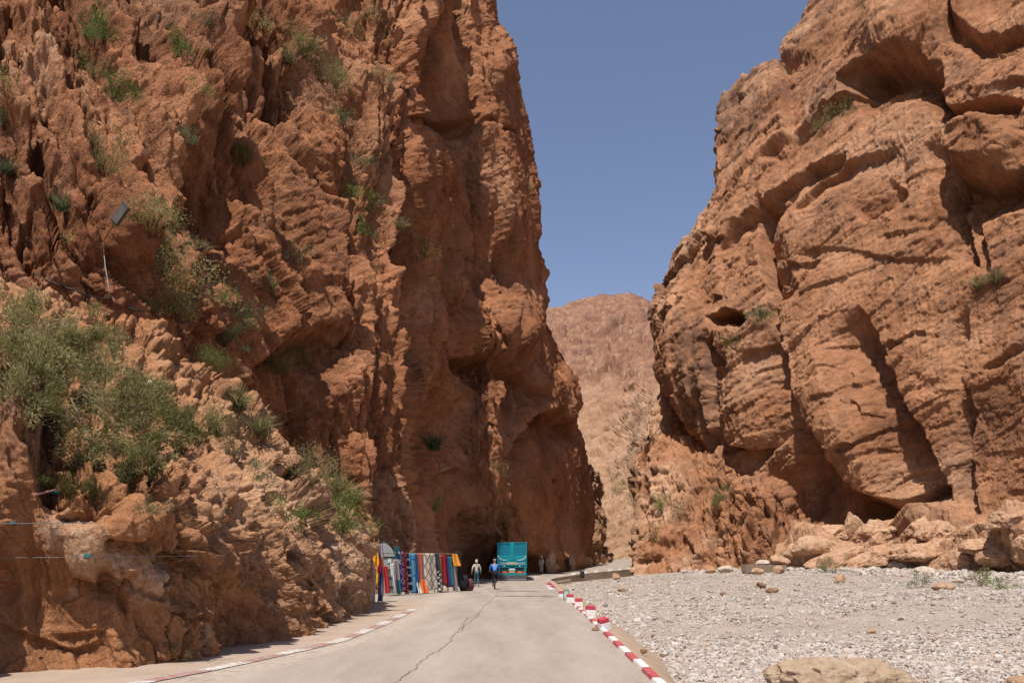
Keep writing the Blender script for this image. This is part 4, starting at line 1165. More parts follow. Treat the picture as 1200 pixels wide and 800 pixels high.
M['r_tan'] = loose_rock_mat('tan_rock', (.30, .17, .095), (.43, .27, .165), (.52, .35, .23))
M['r_pale'] = loose_rock_mat('pale_rock', (.38, .29, .22), (.52, .42, .33), (.60, .50, .41))
M['r_brown'] = loose_rock_mat('brown_rock', (.14, .075, .045), (.22, .12, .07), (.32, .19, .115))
M['r_conglo'] = loose_rock_mat('sandy_conglomerate', (.35, .235, .145), (.47, .34, .225), (.56, .43, .31), 7.0)
def rock(u, v, wpx, hpx, label, mat, seed, rz=0., tilt=0., sub=4, blocky=.5, deep=1.0, at=None, name='boulder', rough=.08):
    p = at if at is not None else ground_at(u, v, bed_z)
    s = p.y / F
    dims = (wpx * s / 2 * 1.08, wpx * s / 2 * .8 * deep, hpx * s / 2 * 1.15)
    V, f = rock_shape(seed, sub, dims, blocky, rough)
    o = mesh_np(name, V, f, mat, smooth=True)
    o.location = p + Vector((0, dims[1] * .5, dims[2] * .62)); o.rotation_euler = (0, tilt, rz)
    tag(o, label, 'boulder' if name == 'boulder' else 'stone')
    return o
rock(985, 806, 172, 44, 'large rounded sandy boulder at the near edge of the river bed', M['r_conglo'], 3, .1, .03, 6, .0, .9, at=Vector((4.78, 11.3, -.24)), rough=.17)
rock(1200, 806, 40, 20, 'reddish boulder cut by the right edge of the photo, nearest the camera', M['r_tan'], 5, .3, 0, 5, .4, 1, at=Vector((7.45, 11.5, -.20)))
rock(1108, 691, 30, 9, 'flat tan slab lying alone on the silt below the right cliff', M['r_tan'], 7, .1, .12, 4, .8)
rock(1126, 683, 11, 6, 'small whitish stone just behind the flat tan slab', M['r_pale'], 8, .4)
rock(986, 683, 17, 11, 'rounded reddish boulder standing on the gravel rise below the cliff', M['r_tan'], 9, .6)
rock(893, 688, 13, 6, 'dark tilted brown stone, upper one of a pair on the open gravel', M['r_brown'], 10, .2, .3)
rock(906, 694, 17, 6, 'low dark brown flat stone, lower one of a pair on the open gravel', M['r_brown'], 11, -.1)
rock(914, 659, 26, 12, 'pale tan boulder resting on the concrete slab', M['r_tan'], 12, .1, 0, 4, .6, 1, at=pt(914, 661.5, 58.0))
rock(895, 660, 20, 7, 'flat whitish rock lying on the left end of the concrete slab', M['r_pale'], 13, 0, 0, 4, .7, 1, at=pt(895, 662, 58.2))
rock(889, 672, 15, 8, 'tan stone in front of the left end of the concrete slab', M['r_tan'], 14, .5)
rock(914, 671, 15, 9, 'light tan stone leaning against the front of the concrete slab', M['r_tan'], 15, .2)
rock(955, 640, 50, 26, 'big blocky tan boulder wedged above the slab under the dark recess', M['r_tan'], 17, .2, .05, 5, .6, 1, at=ledge(955, 652, .3))
rock(968, 668, 22, 20, 'tan boulder standing at the foot of the ledge right of the concrete slab', M['r_tan'], 18, .7, .1, 4, .7)
rock(1000, 620, 22, 40, 'tall leaning pale block under the shaded cliff recess', M['r_tan'], 19, .2, -.45, 5, 1.0, 1, at=ledge(1003, 634), rough=.14)
rock(1022, 606, 22, 16, 'rounded tan boulder right of the leaning pale block', M['r_tan'], 20, .3, 0, 5, .8, 1, at=ledge(1026, 622), rough=.14)
rock(850, 671, 20, 10, 'pale stone at the foot of the fractured rock mass', M['r_pale'], 21, .2)
rock(833, 671, 15, 7, 'small flat tan stone left of the pale stone at the rock foot', M['r_tan'], 22, .9)
rock(731, 693, 14, 4, 'thin dark brown stone lying on the gravel near the far bend', M['r_brown'], 23, .1)
rock(722, 679, 11, 8, 'tilted tan stone against the end of the retaining wall', M['r_tan'], 24, .5, .5)
rock(1062, 668, 34, 13, 'grey heap of broken stone at the cliff foot', M['r_pale'], 25, .1, 0, 5, .3, rough=.2)
rock(1090, 672, 26, 10, 'pale wedge of rock half buried in the gravel below the ledge', M['r_pale'], 26, -.2, .1)
rock(1156, 786, 15, 6, 'pale stone lying on near gravel beside a dark damp patch', M['r_pale'], 27, .2)
rock(1180, 784, 12, 5, 'whitish flat stone, rightmost on the near gravel', M['r_pale'], 28, .6)
rock(1022, 741, 12, 5, 'pinkish flat stone alone in the middle of the near gravel', M['r_tan'], 29, .6)
rock(776, 771, 9, 7, 'small black stone lying on the near gravel by the verge', M['r_brown'], 30, .6, name='stone')
rock(741, 765, 8, 6, 'dark stone lying on the sandy verge beside the striped kerb', M['r_brown'], 31, .2, name='stone', at=Vector((2.42, 14.6, -.02)))
rock(697, 737, 12, 4, 'flat dark stone on the road in front of the nearest painted block', M['r_brown'], 32, .1, name='stone', at=Vector((2.0, 19.0, -.01)))
rock(848, 697, 8, 4, 'small dark stone left of the brown pair on the gravel', M['r_brown'], 33, .1, name='stone')
# slab of old concrete at the cliff foot
M['concrete'] = plain('old_concrete', (.23, .165, .12), .9, var=.25, sc=2.5, bump=.4)
p = ground_at(905, 671, bed_z)
o = MB().box((0, .55, .28), (2.95, 1.1, .62), bev=.03).build('concrete_slab', M['concrete'])
o.location = (p.x, 57.2, CH + (HV - 671) * 57.2 / F); o.rotation_euler = (0, .02, .12); tag(o, 'long low concrete slab at the foot of the cliff carrying two rocks', 'concrete slab')

# ------------------------------------------------------------------ truck
M['teal'] = plain('teal_paint', (.0, .22, .28), .55, var=.18, sc=3, spec=.4)
M['teal2'] = plain('blue_paint', (.0, .17, .27), .5, var=.15, sc=3, spec=.4)
M['teal3'] = plain('green_teal_paint', (.0, .21, .26), .55, var=.15, sc=3, spec=.4)
M['dark'] = plain('dark_recess', (.012, .014, .016), .8)
M['white'] = plain('white_trim', (.62, .62, .58), .6, var=.1)
M['grey_rub'] = plain('grey_mudflap', (.085, .08, .085), .8, var=.3, sc=4)
M['grey_lt'] = plain('light_steel', (.30, .29, .30), .6, var=.2)
M['tyre'] = plain('tyre_rubber', (.022, .022, .022), .9)
M['red_l'] = plain('red_lens', (.45, .03, .02), .3)
M['amb_l'] = plain('amber_lens', (.60, .25, .03), .3)
M['orange'] = plain('orange_trim', (.55, .28, .10), .6)
M['glass'] = plain('dark_glass', (.02, .03, .035), .1, spec=.6)
tr = empty('cargo_truck', (0.0, 63.0, 0.0))
tag(tr, 'teal high-sided cargo truck seen from behind on the road', 'truck')
MB().box((0, 4.0, .95), (1.0, 7.6, .18)).box((-.4, 4, .82), (.12, 7.6, .25)).box((.4, 4, .82), (.12, 7.6, .25)).build('chassis', M['dark'], tr)
cb = MB().box((0, 2.75, 2.08), (2.30, 5.3, 1.85), bev=.02)
for s in (-1, 1):
    for k in range(7): cb.box((s * 1.165, .3 + k * .82, 2.08), (.035, .09, 1.86))
    cb.box((s * 1.165, 2.75, 3.02), (.06, 5.36, .07))
cb.build('cargo_box', M['teal'], tr)
tg = MB().box((0, .06, 2.30), (2.26, .07, 1.40), bev=.01).build('tailgate', M['teal'], tr)
fr = MB().box((-1.13, .02, 2.02), (.075, .12, 2.05)).box((1.13, .02, 2.02), (.075, .12, 2.05)).box((0, .02, 3.02), (2.18, .12, .07)).box((0, .02, 1.575), (2.18, .10, .06)).box((0, -.0, 2.32), (.34, .09, 1.38), bev=.02)
fr.build('frame', M['teal3'], tr)
sl = MB()
for s in (-1, 1):
    for z in (2.84, 2.66, 2.48, 2.32, 2.16): sl.box((s * .64, .018, z), (.86, .03, .10), bev=.01)
sl.build('rails', M['teal2'], tg)
for s in (-1, 1):
    pts = [(s * (.50 + .60 * math.sin(a)), -.06, 2.02 - .40 * math.cos(a)) for a in np.linspace(-.15, PI / 2, 12)]
    MB().tube(pts, [.008] + [.022] * 10 + [.01], 8).build('curved_trim', M['white'], tr, True)
bd = MB().box((0, .0, 1.37), (2.18, .09, .32)).build('ornate_band', M['teal'], tr)
for k in range(-6, 7):
    if abs(k) <= 2: continue
    MB().prism([(k * .16 - .06, -.05, 1.37), (k * .16, -.05, 1.26), (k * .16 + .06, -.05, 1.37), (k * .16, -.05, 1.48)], (0, -.012, 0)).build('diamond', M['grey_lt'], bd)
MB().box((0, -.052, 1.38), (.74, .02, .17)).build('panel', plain('cream_panel', (.52, .44, .30), .6), bd)
rp = MB()
for k in range(-3, 4): rp.prism([(k * .1 - .035, -.07, 1.38), (k * .1, -.07, 1.33), (k * .1 + .035, -.07, 1.38), (k * .1, -.07, 1.43)], (0, -.01, 0))
rp.build('rosette', M['orange'], bd)
MB().box((0, .04, 1.10), (2.18, .08, .10)).box((0, .04, .98), (.42, .08, .62)).box((-1.05, .04, .92), (.14, .09, .75)).box((1.05, .04, .92), (.14, .09, .75)).box((0, .03, .53), (2.28, .10, .15), bev=.01).build('rear_beam', M['teal3'], tr)
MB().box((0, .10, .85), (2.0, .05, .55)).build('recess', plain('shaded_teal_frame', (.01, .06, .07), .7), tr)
for s in (-1, 1):
    lt = MB().box((s * .66, .02, .68), (.62, .08, .14), bev=.01).build('tail_light', M['red_l'], tr)
    MB().box((s * .60, -.025, .68), (.24, .02, .10)).build('amber_lens', M['amb_l'], lt)
    MB().tube([(s * .62, .0, 1.16), (s * .62, -.05, 1.16)], .05, 12).build('marker_lamp', M['white'], tr)
    MB().box((s * 1.27, 5.9, 2.15), (.07, .14, .62), bev=.02).box((s * 1.2, 5.95, 2.3), (.2, .04, .04)).build('mirror', M['dark'], tr)
MB().box((0, -.01, .90), (.50, .03, .11)).build('licence_plate', M['white'], tr)
MB().box((0, -.012, .70), (.48, .03, .12), bev=.01).build('tool_box', M['orange'], tr)
MB().box((0, .0, .26), (2.26, .04, .40), bev=.008).build('mudflap', M['grey_rub'], tr)
MB().box((0, -.025, .085), (2.26, .02, .06)).build('flap_strip', M['grey_lt'], tr)
MB().box((0, 6.55, 1.75), (2.25, 1.9, 2.2), bev=.08).build('cab', M['teal'], tr)
MB().box((0, 7.52, 2.25), (2.0, .03, .8)).box((-1.14, 6.7, 2.25), (.03, 1.0, .7)).box((1.14, 6.7, 2.25), (.03, 1.0, .7)).build('window', M['glass'], tr)
MB().box((0, 7.58, .62), (2.3, .22, .4), bev=.03).build('bumper', M['grey_lt'], tr)
for s in (-1, 1):
    for (yy, dx, wd) in ((1.3, .88, .5), (2.6, .88, .5), (6.3, .98, .28)):
        wh = MB().tube([(s * (dx - wd / 2), yy, .5), (s * (dx - wd / 2 + .04), yy, .5), (s * (dx + wd / 2 - .04), yy, .5), (s * (dx + wd / 2), yy, .5)], [.45, .5, .5, .45], 24).build('wheel', M['tyre'], tr)
        MB().tube([(s * (dx + wd / 2 - .02), yy, .5), (s * (dx + wd / 2 + .015), yy, .5)], .27, 16).build('rim', M['grey_lt'], wh)

# ------------------------------------------------------------------ people
def skin_mesh(name, J, E, mat, parent=None, levels=2, root=None):
    """J: {joint: (x, y, z, radius)}, E: edges -> one continuous smooth surface"""
    names = list(J); idx = {n: i for i, n in enumerate(names)}
    me = bpy.data.meshes.new(name)
    me.from_pydata([J[n][:3] for n in names], [(idx[a], idx[b]) for a, b in E], [])
    o = bpy.data.objects.new(name, me); COL.objects.link(o)
    sk = o.modifiers.new('skin', 'SKIN'); sk.branch_smoothing = .6
    for n in names:
        d = me.skin_vertices[0].data[idx[n]]
        r = J[n][3]; d.radius = (r, r) if not isinstance(r, tuple) else r
        d.use_root = (n == (root or names[0]))
    ss = o.modifiers.new('sub', 'SUBSURF'); ss.levels = levels; ss.render_levels = levels
    dg = bpy.context.evaluated_depsgraph_get()
    m2 = bpy.data.meshes.new_from_object(o.evaluated_get(dg)); m2.name = name
    o.modifiers.clear(); o.data = m2; bpy.data.meshes.remove(me)
    m2.materials.clear(); m2.materials.append(mat)
    m2.polygons.foreach_set('use_smooth', np.ones(len(m2.polygons), dtype=bool))
    if parent is not None: o.parent = parent
    return o

M['skin'] = plain('skin_tone', (.30, .165, .10), .6, var=.08)
M['skin_d'] = plain('skin_tone_dark', (.20, .10, .06), .6, var=.08)
def hand(J, E, wrist, d, side, sc=1.0):
    """palm, four fingers and a thumb, relaxed"""
    w = Vector(J[wrist][:3]); d = Vector(d).normalized(); sd = Vector((side, 0.15, 0)).normalized()
    f = d.cross(sd).normalized()
    pn = wrist + 'palm'; pp = w + d * .06 * sc
    J[pn] = (*pp, .028 * sc); E.append((wrist, pn))
    for k, (o, l) in enumerate(((-.03, .062), (-.01, .075), (.01, .07), (.03, .055))):
        a = pp + f * o * sc + d * .035 * sc; b = a + d * l * .55 * sc + sd * -.006; c = b + d * l * .45 * sc - sd * .014
        for q, x, r in (('a', a, .0105), ('b', b, .009), ('c', c, .008)): J[f'{wrist}{k}{q}'] = (*x, r * sc)
        E += [(pn, f'{wrist}{k}a'), (f'{wrist}{k}a', f'{wrist}{k}b'), (f'{wrist}{k}b', f'{wrist}{k}c')]
    a = pp + f * -.045 * sc - d * .01; b = a + d * .035 - f * .012
    J[wrist + 't1'] = (*a, .011); J[wrist + 't2'] = (*b, .009)
    E += [(pn, wrist + 't1'), (wrist + 't1', wrist + 't2')]

def figure(root, hip, chest, neck, head, sh, el, wr, kn, an, toe, skin, shirt, trousers, hair, shoe, hatkind='cap', coat=0.):
    """sh/el/wr/kn/an/toe: (left, right) points; one continuous body, clothes as children"""
    V = Vector; hip, chest, neck, head = V(hip), V(chest), V(neck), V(head)
    wa = hip.lerp(chest, .45); hl, hr = hip + V((-.09, 0, -.03)), hip + V((.09, 0, -.03))
    fwd = V((0, 1, 0))
    J = {'hip': (*hip, .125), 'waist': (*wa, .115), 'chest': (*chest, .135), 'neck': (*neck, .052), 'jaw': (*(head + V((0, .012, -.055))), .062), 'head': (*(head + V((0, -.008, .035))), .082), 'crown': (*(head + V((0, -.01, .085))), .058),
         'nose': (*(head + fwd * .105 + V((0, 0, -.012))), .010)}
    E = [('hip', 'waist'), ('waist', 'chest'), ('chest', 'neck'), ('neck', 'jaw'), ('jaw', 'head'), ('head', 'crown'), ('head', 'nose')]
    for i, s in enumerate((-1, 1)):
        t = 'LR'[i]
        J['ear' + t] = (*(head + V((s * .085, -.005, .0))), .014); E.append(('head', 'ear' + t))
        J['sh' + t] = (*sh[i], .062); J['el' + t] = (*el[i], .043); J['wr' + t] = (*wr[i], .028)
        E += [('chest', 'sh' + t), ('sh' + t, 'el' + t), ('el' + t, 'wr' + t)]
        hand(J, E, 'wr' + t, V(wr[i]) - V(el[i]), s)
        J['hp' + t] = (*(hl if i == 0 else hr), .095); J['kn' + t] = (*kn[i], .058); J['an' + t] = (*an[i], .038); J['toe' + t] = (*toe[i], .032)
        E += [('hip', 'hp' + t), ('hp' + t, 'kn' + t), ('kn' + t, 'an' + t), ('an' + t, 'toe' + t)]
    skin_mesh('body', J, E, skin, root)
    # shirt or jacket
    J2 = {'hip': (*(hip + V((0, 0, .02 - coat))), .15 + coat * .12), 'waist': (*wa, .140), 'chest': (*chest, .158), 'coll': (*chest.lerp(neck, .8), .068)}
    E2 = [('hip', 'waist'), ('waist', 'chest'), ('chest', 'coll')]
    for i in range(2):
        t = 'LR'[i]; w2 = V(el[i]).lerp(V(wr[i]), .9)
        J2['sh' + t] = (*sh[i], .080); J2['el' + t] = (*el[i], .060); J2['wr' + t] = (*w2, .045)
        E2 += [('chest', 'sh' + t), ('sh' + t, 'el' + t), ('el' + t, 'wr' + t)]
    skin_mesh('jacket', J2, E2, shirt, root)
    J3 = {'hip': (*hip, .142)}; E3 = []
    for i in range(2):
        t = 'LR'[i]; a2 = V(kn[i]).lerp(V(an[i]), .92)
        J3['hp' + t] = (*(hl if i == 0 else hr), .115); J3['kn' + t] = (*kn[i], .078); J3['an' + t] = (*a2, .060)
        E3 += [('hip', 'hp' + t), ('hp' + t, 'kn' + t), ('kn' + t, 'an' + t)]
    skin_mesh('trousers', J3, E3, trousers, root)
    for i in range(2):
        a = V(an[i]); tt = V(toe[i])
        skin_mesh('shoe', {'a': (*(a + V((0, -.02, -.015))), .052), 'm': (*a.lerp(tt, .6), .048), 't': (*tt, .040)}, [('a', 'm'), ('m', 't')], shoe, root)
    if hatkind == 'cap':
        skin_mesh('cap', {'a': (*(head + V((0, -.01, .05))), .096), 'b': (*(head + V((0, -.012, .10))), .070), 'c': (*(head + V((0, .11, .045))), .05)}, [('a', 'b'), ('a', 'c')], hair, root)
    else:
        skin_mesh('headscarf', {'a': (*(head + V((0, -.015, .03))), .100), 'b': (*(head + V((0, -.018, .095))), .080), 'c': (*(head + V((0, -.055, -.07))), .07)}, [('a', 'b'), ('a', 'c')], hair, root)

def camo():
    t = NT('mottled_cloth'); c = t.ramp(t.noise(9, 5, .6), [(.35, (.24, .20, .155)), (.5, (.42, .37, .31)), (.65, (.55, .50, .44))]); return t.fin(c, t.bump(t.noise(25, 3), .4, .01), .9)
M['camo'] = camo()
M['jeans'] = plain('teal_jeans', (.035, .085, .105), .85); M['blue_shirt'] = plain('bright_blue_cloth', (.055, .20, .52), .8, var=.15)
M['navy'] = plain('navy_cloth', (.012, .014, .03), .85); M['white_cloth'] = plain('white_cloth', (.64, .62, .58), .85, var=.08); M['shoe'] = plain('dark_shoe', (.02, .018, .016), .7)
M['pale_robe'] = plain('pale_robe', (.46, .42, .33), .9); M['black_cloth'] = plain('black_cloth', (.012, .012, .014), .9)

g = ground_at(558.5, 687, lambda X, Y: 0 * X)
w1 = empty('person', g, .12)
tag(w1, 'person in mottled beige jacket, teal jeans and white cap walking past the rugs', 'person')
figure(w1, (0, 0, .90), (0, .02, 1.26), (0, .03, 1.45), (0, .05, 1.565), ((-.19, .02, 1.37), (.19, .02, 1.37)), ((-.30, -.03, 1.11), (.29, .03, 1.11)), ((-.34, .05, .88), (.31, .14, .89)),
       ((-.10, .10, .49), (.10, -.02, .47)), ((-.10, .10, .085), (.11, -.22, .11)), ((-.11, .25, .035), (.12, -.08, .035)), M['skin'], M['camo'], M['jeans'], M['white_cloth'], M['shoe'], 'scarf', .12)
w1.scale = (.86, .92, 1.0)
# cyclist and bicycle
g = ground_at(580, 690.3, lambda X, Y: 0 * X)
bk = empty('bicycle', g, .06)
tag(bk, 'dark bicycle ridden up the middle of the road behind the truck', 'bicycle')
M['bike'] = plain('bike_frame_paint', (.04, .045, .05), .4)
for y in (0, 1.04):
    wh = MB().ring((0, y, .34), (1, 0, 0), .325, .020, 36, 8).build('wheel', M['tyre'], bk, True)
    sp = MB()
    for k in range(14):
        a = 2 * PI * k / 14; sp.tube([(0, y, .34), (0, y + .31 * math.cos(a), .34 + .31 * math.sin(a))], .003, 4)
    sp.tube([(-.05, y, .34), (.05, y, .34)], .022, 8); sp.build('spokes', M['grey_lt'], wh)
MB().tube([(0, .42, .30), (0, .28, .86)], .018).tube([(0, .42, .30), (0, .88, .78)], .02).tube([(0, .30, .80), (0, .87, .86)], .018).tube([(0, .88, .76), (0, .86, .92)], .02).tube([(0, .42, .30), (-.05, 0, .34)], .012).tube([(0, .42, .30), (.05, 0, .34)], .012) \
    .tube([(0, .29, .82), (-.05, 0, .34)], .011).tube([(0, .29, .82), (.05, 0, .34)], .011).tube([(0, .88, .76), (-.05, 1.04, .34)], .014).tube([(0, .88, .76), (.05, 1.04, .34)], .014).build('frame', M['bike'], bk, True)
MB().tube([(-.30, .80, .98), (-.2, .87, 1.0), (0, .86, .95), (.2, .87, 1.0), (.30, .80, .98)], .014).build('handlebar', M['bike'], bk, True)
MB().tube([(0, .10, .90), (0, .2, .905), (0, .38, .90)], [.075, .06, .02], 10).build('saddle', M['tyre'], bk, True)
MB().tube([(-.16, .40, .19), (-.08, .40, .19), (-.07, .42, .30), (.07, .42, .30), (.08, .44, .42), (.16, .44, .42)], .014).build('pedals', M['bike'], bk)
cy = empty('person', g, .06)
tag(cy, 'person in bright blue shirt, dark trousers and pale cap riding the bicycle', 'person')
figure(cy, (0, .20, .97), (0, .34, 1.30), (0, .40, 1.46), (0, .43, 1.565), ((-.19, .36, 1.40), (.19, .36, 1.40)), ((-.30, .50, 1.18), (.30, .50, 1.18)), ((-.29, .72, 1.03), (.29, .72, 1.03)),
       ((-.12, .54, .66), (.12, .58, .86)), ((-.12, .36, .27), (.12, .41, .50)), ((-.12, .50, .215), (.12, .55, .45)), M['skin'], M['blue_shirt'], M['navy'], M['white_cloth'], M['shoe'], 'cap', 0)
cy.scale = (.88, 1.0, 1.0)
def stand(u, v, Y, rz, label, shirt, trs, hat, kind, sk):
    p = pt(u, v, Y); z = road_z(p.x, p.y)
    o = empty('person', (p.x, p.y, z), rz); tag(o, label, 'person')
    figure(o, (0, 0, .90), (0, .0, 1.27), (0, .01, 1.46), (0, .03, 1.575), ((-.19, 0, 1.38), (.19, 0, 1.38)), ((-.26, .0, 1.10), (.26, .0, 1.10)), ((-.24, .08, .87), (.24, .08, .87)),
           ((-.1, .02, .48), (.1, .02, .48)), ((-.1, 0, .085), (.11, 0, .085)), ((-.12, .15, .035), (.13, .15, .035)), sk, shirt, trs, hat, M['shoe'], kind, .3)
stand(634.5, 668, 77, 2.6, 'distant person in pale robe standing in shade right of the truck', M['pale_robe'], M['pale_robe'], M['white_cloth'], 'scarf', M['skin_d'])
stand(665, 666, 79.5, -2.2, 'distant person in black clothes standing between pale rock pillars', M['black_cloth'], M['black_cloth'], M['white_cloth'], 'cap', M['skin_d'])

# ------------------------------------------------------------------ rug stall
def cloth_mat(name, stops, axis='X', sc=1.0, stripes=None, lattice=None):
    """pattern woven along local X (across the cloth, 0..1) or Z (height in metres)"""
    t = NT(name); sp = t.n('ShaderNodeSeparateXYZ'); t.l(t.pos(), sp.inputs[0])
    x = sp.outputs[0]; z = sp.outputs[2]
    f = x if axis == 'X' else z
    f = t.math('MULTIPLY', f, sc)
    if axis == 'Z' or sc != 1.0: f = t.math('FRACT', f)
    c = t.ramp(f, stops, 'CONSTANT')
    if lattice:
        a = t.math('FRACT', t.math('ADD', t.math('MULTIPLY', x, lattice[0]), t.math('MULTIPLY', z, lattice[1])))
        b = t.math('FRACT', t.math('SUBTRACT', t.math('MULTIPLY', x, lattice[0]), t.math('MULTIPLY', z, lattice[1])))
        m = t.math('MAXIMUM', t.math('LESS_THAN', a, lattice[2]), t.math('LESS_THAN', b, lattice[2]))
        c = t.mix(m, c, lattice[3])
    if stripes:
        s = t.math('LESS_THAN', t.math('FRACT', t.math('MULTIPLY', z, stripes[0])), stripes[1])
        c = t.mix(s, c, stripes[2])
    c = t.mix(.6, c, t.ramp(t.noise(14, 4), [(.3, (.72, .72, .72)), (.7, (1.2, 1.2, 1.2))]), 'MULTIPLY')
    return t.fin(c, t.bump(t.noise(60, 2), .35, .01), .95)

def yline(u): return 36.4 + (u - 448) * (42.6 - 36.4) / (540 - 448)
def rug(name, u0, u1, vt, vb, mat, label, cat, fwd=0.0, wave=.045, seed=0, pinch=1.0, lean=.14, group='rugs and cloths hung along the roadside stall'):
    Y0, Y1 = yline(u0) - fwd, yline(u1) - fwd
    A = pt(u0, vt, Y0); B = pt(u1, vt, Y1)
    d = B - A; d.z = 0; L = d.length; d.normalize(); n = Vector((d.y, -d.x, 0))
    zt = A.z; zb = max(.04, CH + (HV - vb) * (Y0 - lean * 1.5) / F)
    nx, nz = 13, 22; r = random.Random(seed + 5); ph = r.uniform(0, 6)
    o = bpy.data.objects.new(name, None)
    V = []; Fc = []
    for side in (0, 1):
        for j in range(nz):
            t = j / (nz - 1)
            for i in range(nx):
                s = i / (nx - 1)
                x = (.5 + (s - .5) * (pinch + (1 - pinch) * t)) * L
                y = -(lean * 1.0 * (t ** 1.15)) + wave * (0.4 + t) * math.sin(s * 9 + ph + .8 * t) + wave * .4 * math.sin(s * 21 + ph * 2)
                V.append((x, y + (.016 if side else 0), zt - zb - (zt - zb) * t + .0 + .02 * wave * math.sin(s * 7 + ph)))
    N = nx * nz
    for j in range(nz - 1):
        for i in range(nx - 1):
            a = j * nx + i
            Fc.append((a, a + nx, a + nx + 1, a + 1)); Fc.append((N + a, N + a + 1, N + a + nx + 1, N + a + nx))
    rim = [i for i in range(nx)] + [j * nx + nx - 1 for j in range(1, nz)] + [(nz - 1) * nx + i for i in range(nx - 2, -1, -1)] + [j * nx for j in range(nz - 2, 0, -1)]
    for k in range(len(rim)):
        a, b = rim[k], rim[(k + 1) % len(rim)]; Fc.append((a, b, b + N, a + N))
    V = np.array(V); V[:, 0] /= 1.0
    ob = mesh_np(name, V, np.array(Fc), mat); ob.location = (A.x, A.y, zb)
    ob.rotation_euler = (0, 0, math.atan2(d.y, d.x))
    tag(ob, label, cat, group)
    return ob
W_ = (.62, .60, .55)
G = 'rugs and cloths hung along the roadside stall'
rug('rug', 448.5, 454.5, 663, 695, plain('red_wool', (.50, .03, .025), .95), 'narrow plain bright red rug, first in the row beside the grey panel', 'rug', .25, .03, 1)
rug('rug', 453.8, 458.6, 666, 694, cloth_mat('grey_green_weave', [(0, (.22, .24, .20)), (.35, (.07, .10, .09)), (.7, (.25, .24, .22))], 'Z', 2.4), 'grey-green striped rug between the red rug and the white-maroon one', 'rug', .2, .03, 2)
rug('rug', 458.0, 462.8, 660, 694, cloth_mat('white_maroon_weave', [(0, W_), (.28, (.10, .015, .025)), (.4, (.48, .46, .43)), (.85, (.12, .02, .03))], 'X', 1.0), 'white and grey rug with a maroon stripe, left of the teal-footed cloth', 'rug', .22, .03, 3)
rug('blanket', 462.2, 467.6, 640, 664, plain('dark_teal_wool', (.012, .12, .12), .95), 'dark teal blanket folded high over the rail', 'blanket', -.1, .03, 4, lean=.1)
rug('blanket', 461.8, 467.6, 655, 696, cloth_mat('grey_teal_weave', [(0, (.02, .14, .14)), (.27, (.02, .14, .14)), (.36, (.30, .29, .26)), (1., (.26, .25, .22))], 'Z', .55), 'grey blanket with a teal foot below the dark teal one', 'blanket', .2, .03, 5)
rug('rug', 467.4, 471.6, 646, 692, cloth_mat('violet_weave', [(0, (.035, .02, .20)), (.45, (.05, .03, .24))], 'X', 1, lattice=(4, 2.2, .16, (.42, .40, .44))), 'blue-violet rug with pale spots next to the maroon patterned rug', 'rug', .1, .03, 6)
rug('rug', 471.2, 476.4, 647, 696, cloth_mat('maroon_weave', [(0, (.10, .008, .022)), (.5, (.16, .015, .03))], 'X', 1, lattice=(5, 3.5, .14, (.34, .10, .035))), 'deep maroon rug with small orange diamonds', 'rug', .16, .03, 7)
rug('rug', 476.2, 480.0, 648, 694, cloth_mat('night_weave', [(0, (.012, .014, .03)), (.5, (.018, .018, .04))], 'X', 1, stripes=(2.6, .25, (.36, .35, .36))), 'narrow black-navy rug with pale bars left of the blue rug', 'rug', .12, .03, 8)
rug('rug', 479.8, 488.4, 648, 695, cloth_mat('blue_weave', [(0, (.07, .24, .42)), (.22, (.13, .30, .40)), (.5, (.008, .12, .34)), (.95, (.01, .15, .38))], 'X', 1.0, stripes=(1.25, .10, (.02, .16, .42))), 'wide blue rug, half pale blue and half deep blue', 'rug', .18, .035, 9)
rug('rug', 488.6, 496.8, 648, 684, cloth_mat('coral_weave', [(0, (.46, .13, .085)), (.42, (.64, .62, .66)), (.78, (.52, .03, .05))], 'X', .8, stripes=(2.0, .06, (.45, .10, .08))), 'coral, white and red striped rug between the blue and cream ones', 'rug', .12, .03, 10, lean=.10)
rug('blanket', 491.5, 498.5, 679, 695, plain('orange_red_wool', (.62, .12, .02), .95), 'orange-red blanket bunched below the coral striped rug', 'blanket', .38, .06, 11, .7)
rug('blanket', 487.6, 492.2, 682, 697, plain('pale_wool', (.50, .48, .42), .95), 'small pale cloth hanging low beside the orange-red blanket', 'blanket', .36, .04, 12, .8)
rug('rug', 497.0, 509.6, 648, 691, cloth_mat('cream_weave', [(0, (.58, .52, .42)), (.5, (.55, .49, .39))], 'X', 1, lattice=(2.3, 1.7, .17, (.20, .165, .12))), 'widest rug, cream with a brown diamond lattice', 'rug', .2, .03, 13)
rug('blanket', 509.6, 513.8, 648, 670, plain('charcoal_wool', (.035, .04, .055), .95), 'charcoal blanket hung above the black and white rug', 'blanket', .05, .03, 14, lean=.12)
rug('rug', 510.0, 517.0, 668, 695, cloth_mat('chevron_weave', [(0, W_), (.5, W_)], 'X', 1, lattice=(1.4, 3.4, .36, (.03, .03, .032))), 'black and white chevron rug standing low beside the cream one', 'rug', .25, .03, 15)
rug('blanket', 514.2, 518.2, 650, 692, plain('brown_wool', (.24, .11, .07), .95), 'reddish brown blanket left of the deep red rug', 'blanket', .04, .03, 16)
rug('rug', 517.8, 522.6, 650, 684, plain('deep_red_wool', (.30, .015, .012), .95), 'plain deep red rug in the right half of the row', 'rug', .1, .03, 17)
rug('rug', 522.3, 525.8, 653, 687, cloth_mat('purple_weave', [(0, (.10, .02, .10)), (.5, (.03, .03, .12))], 'Z', 4.0), 'narrow purple striped rug between the deep red and teal blue ones', 'rug', .08, .03, 18)
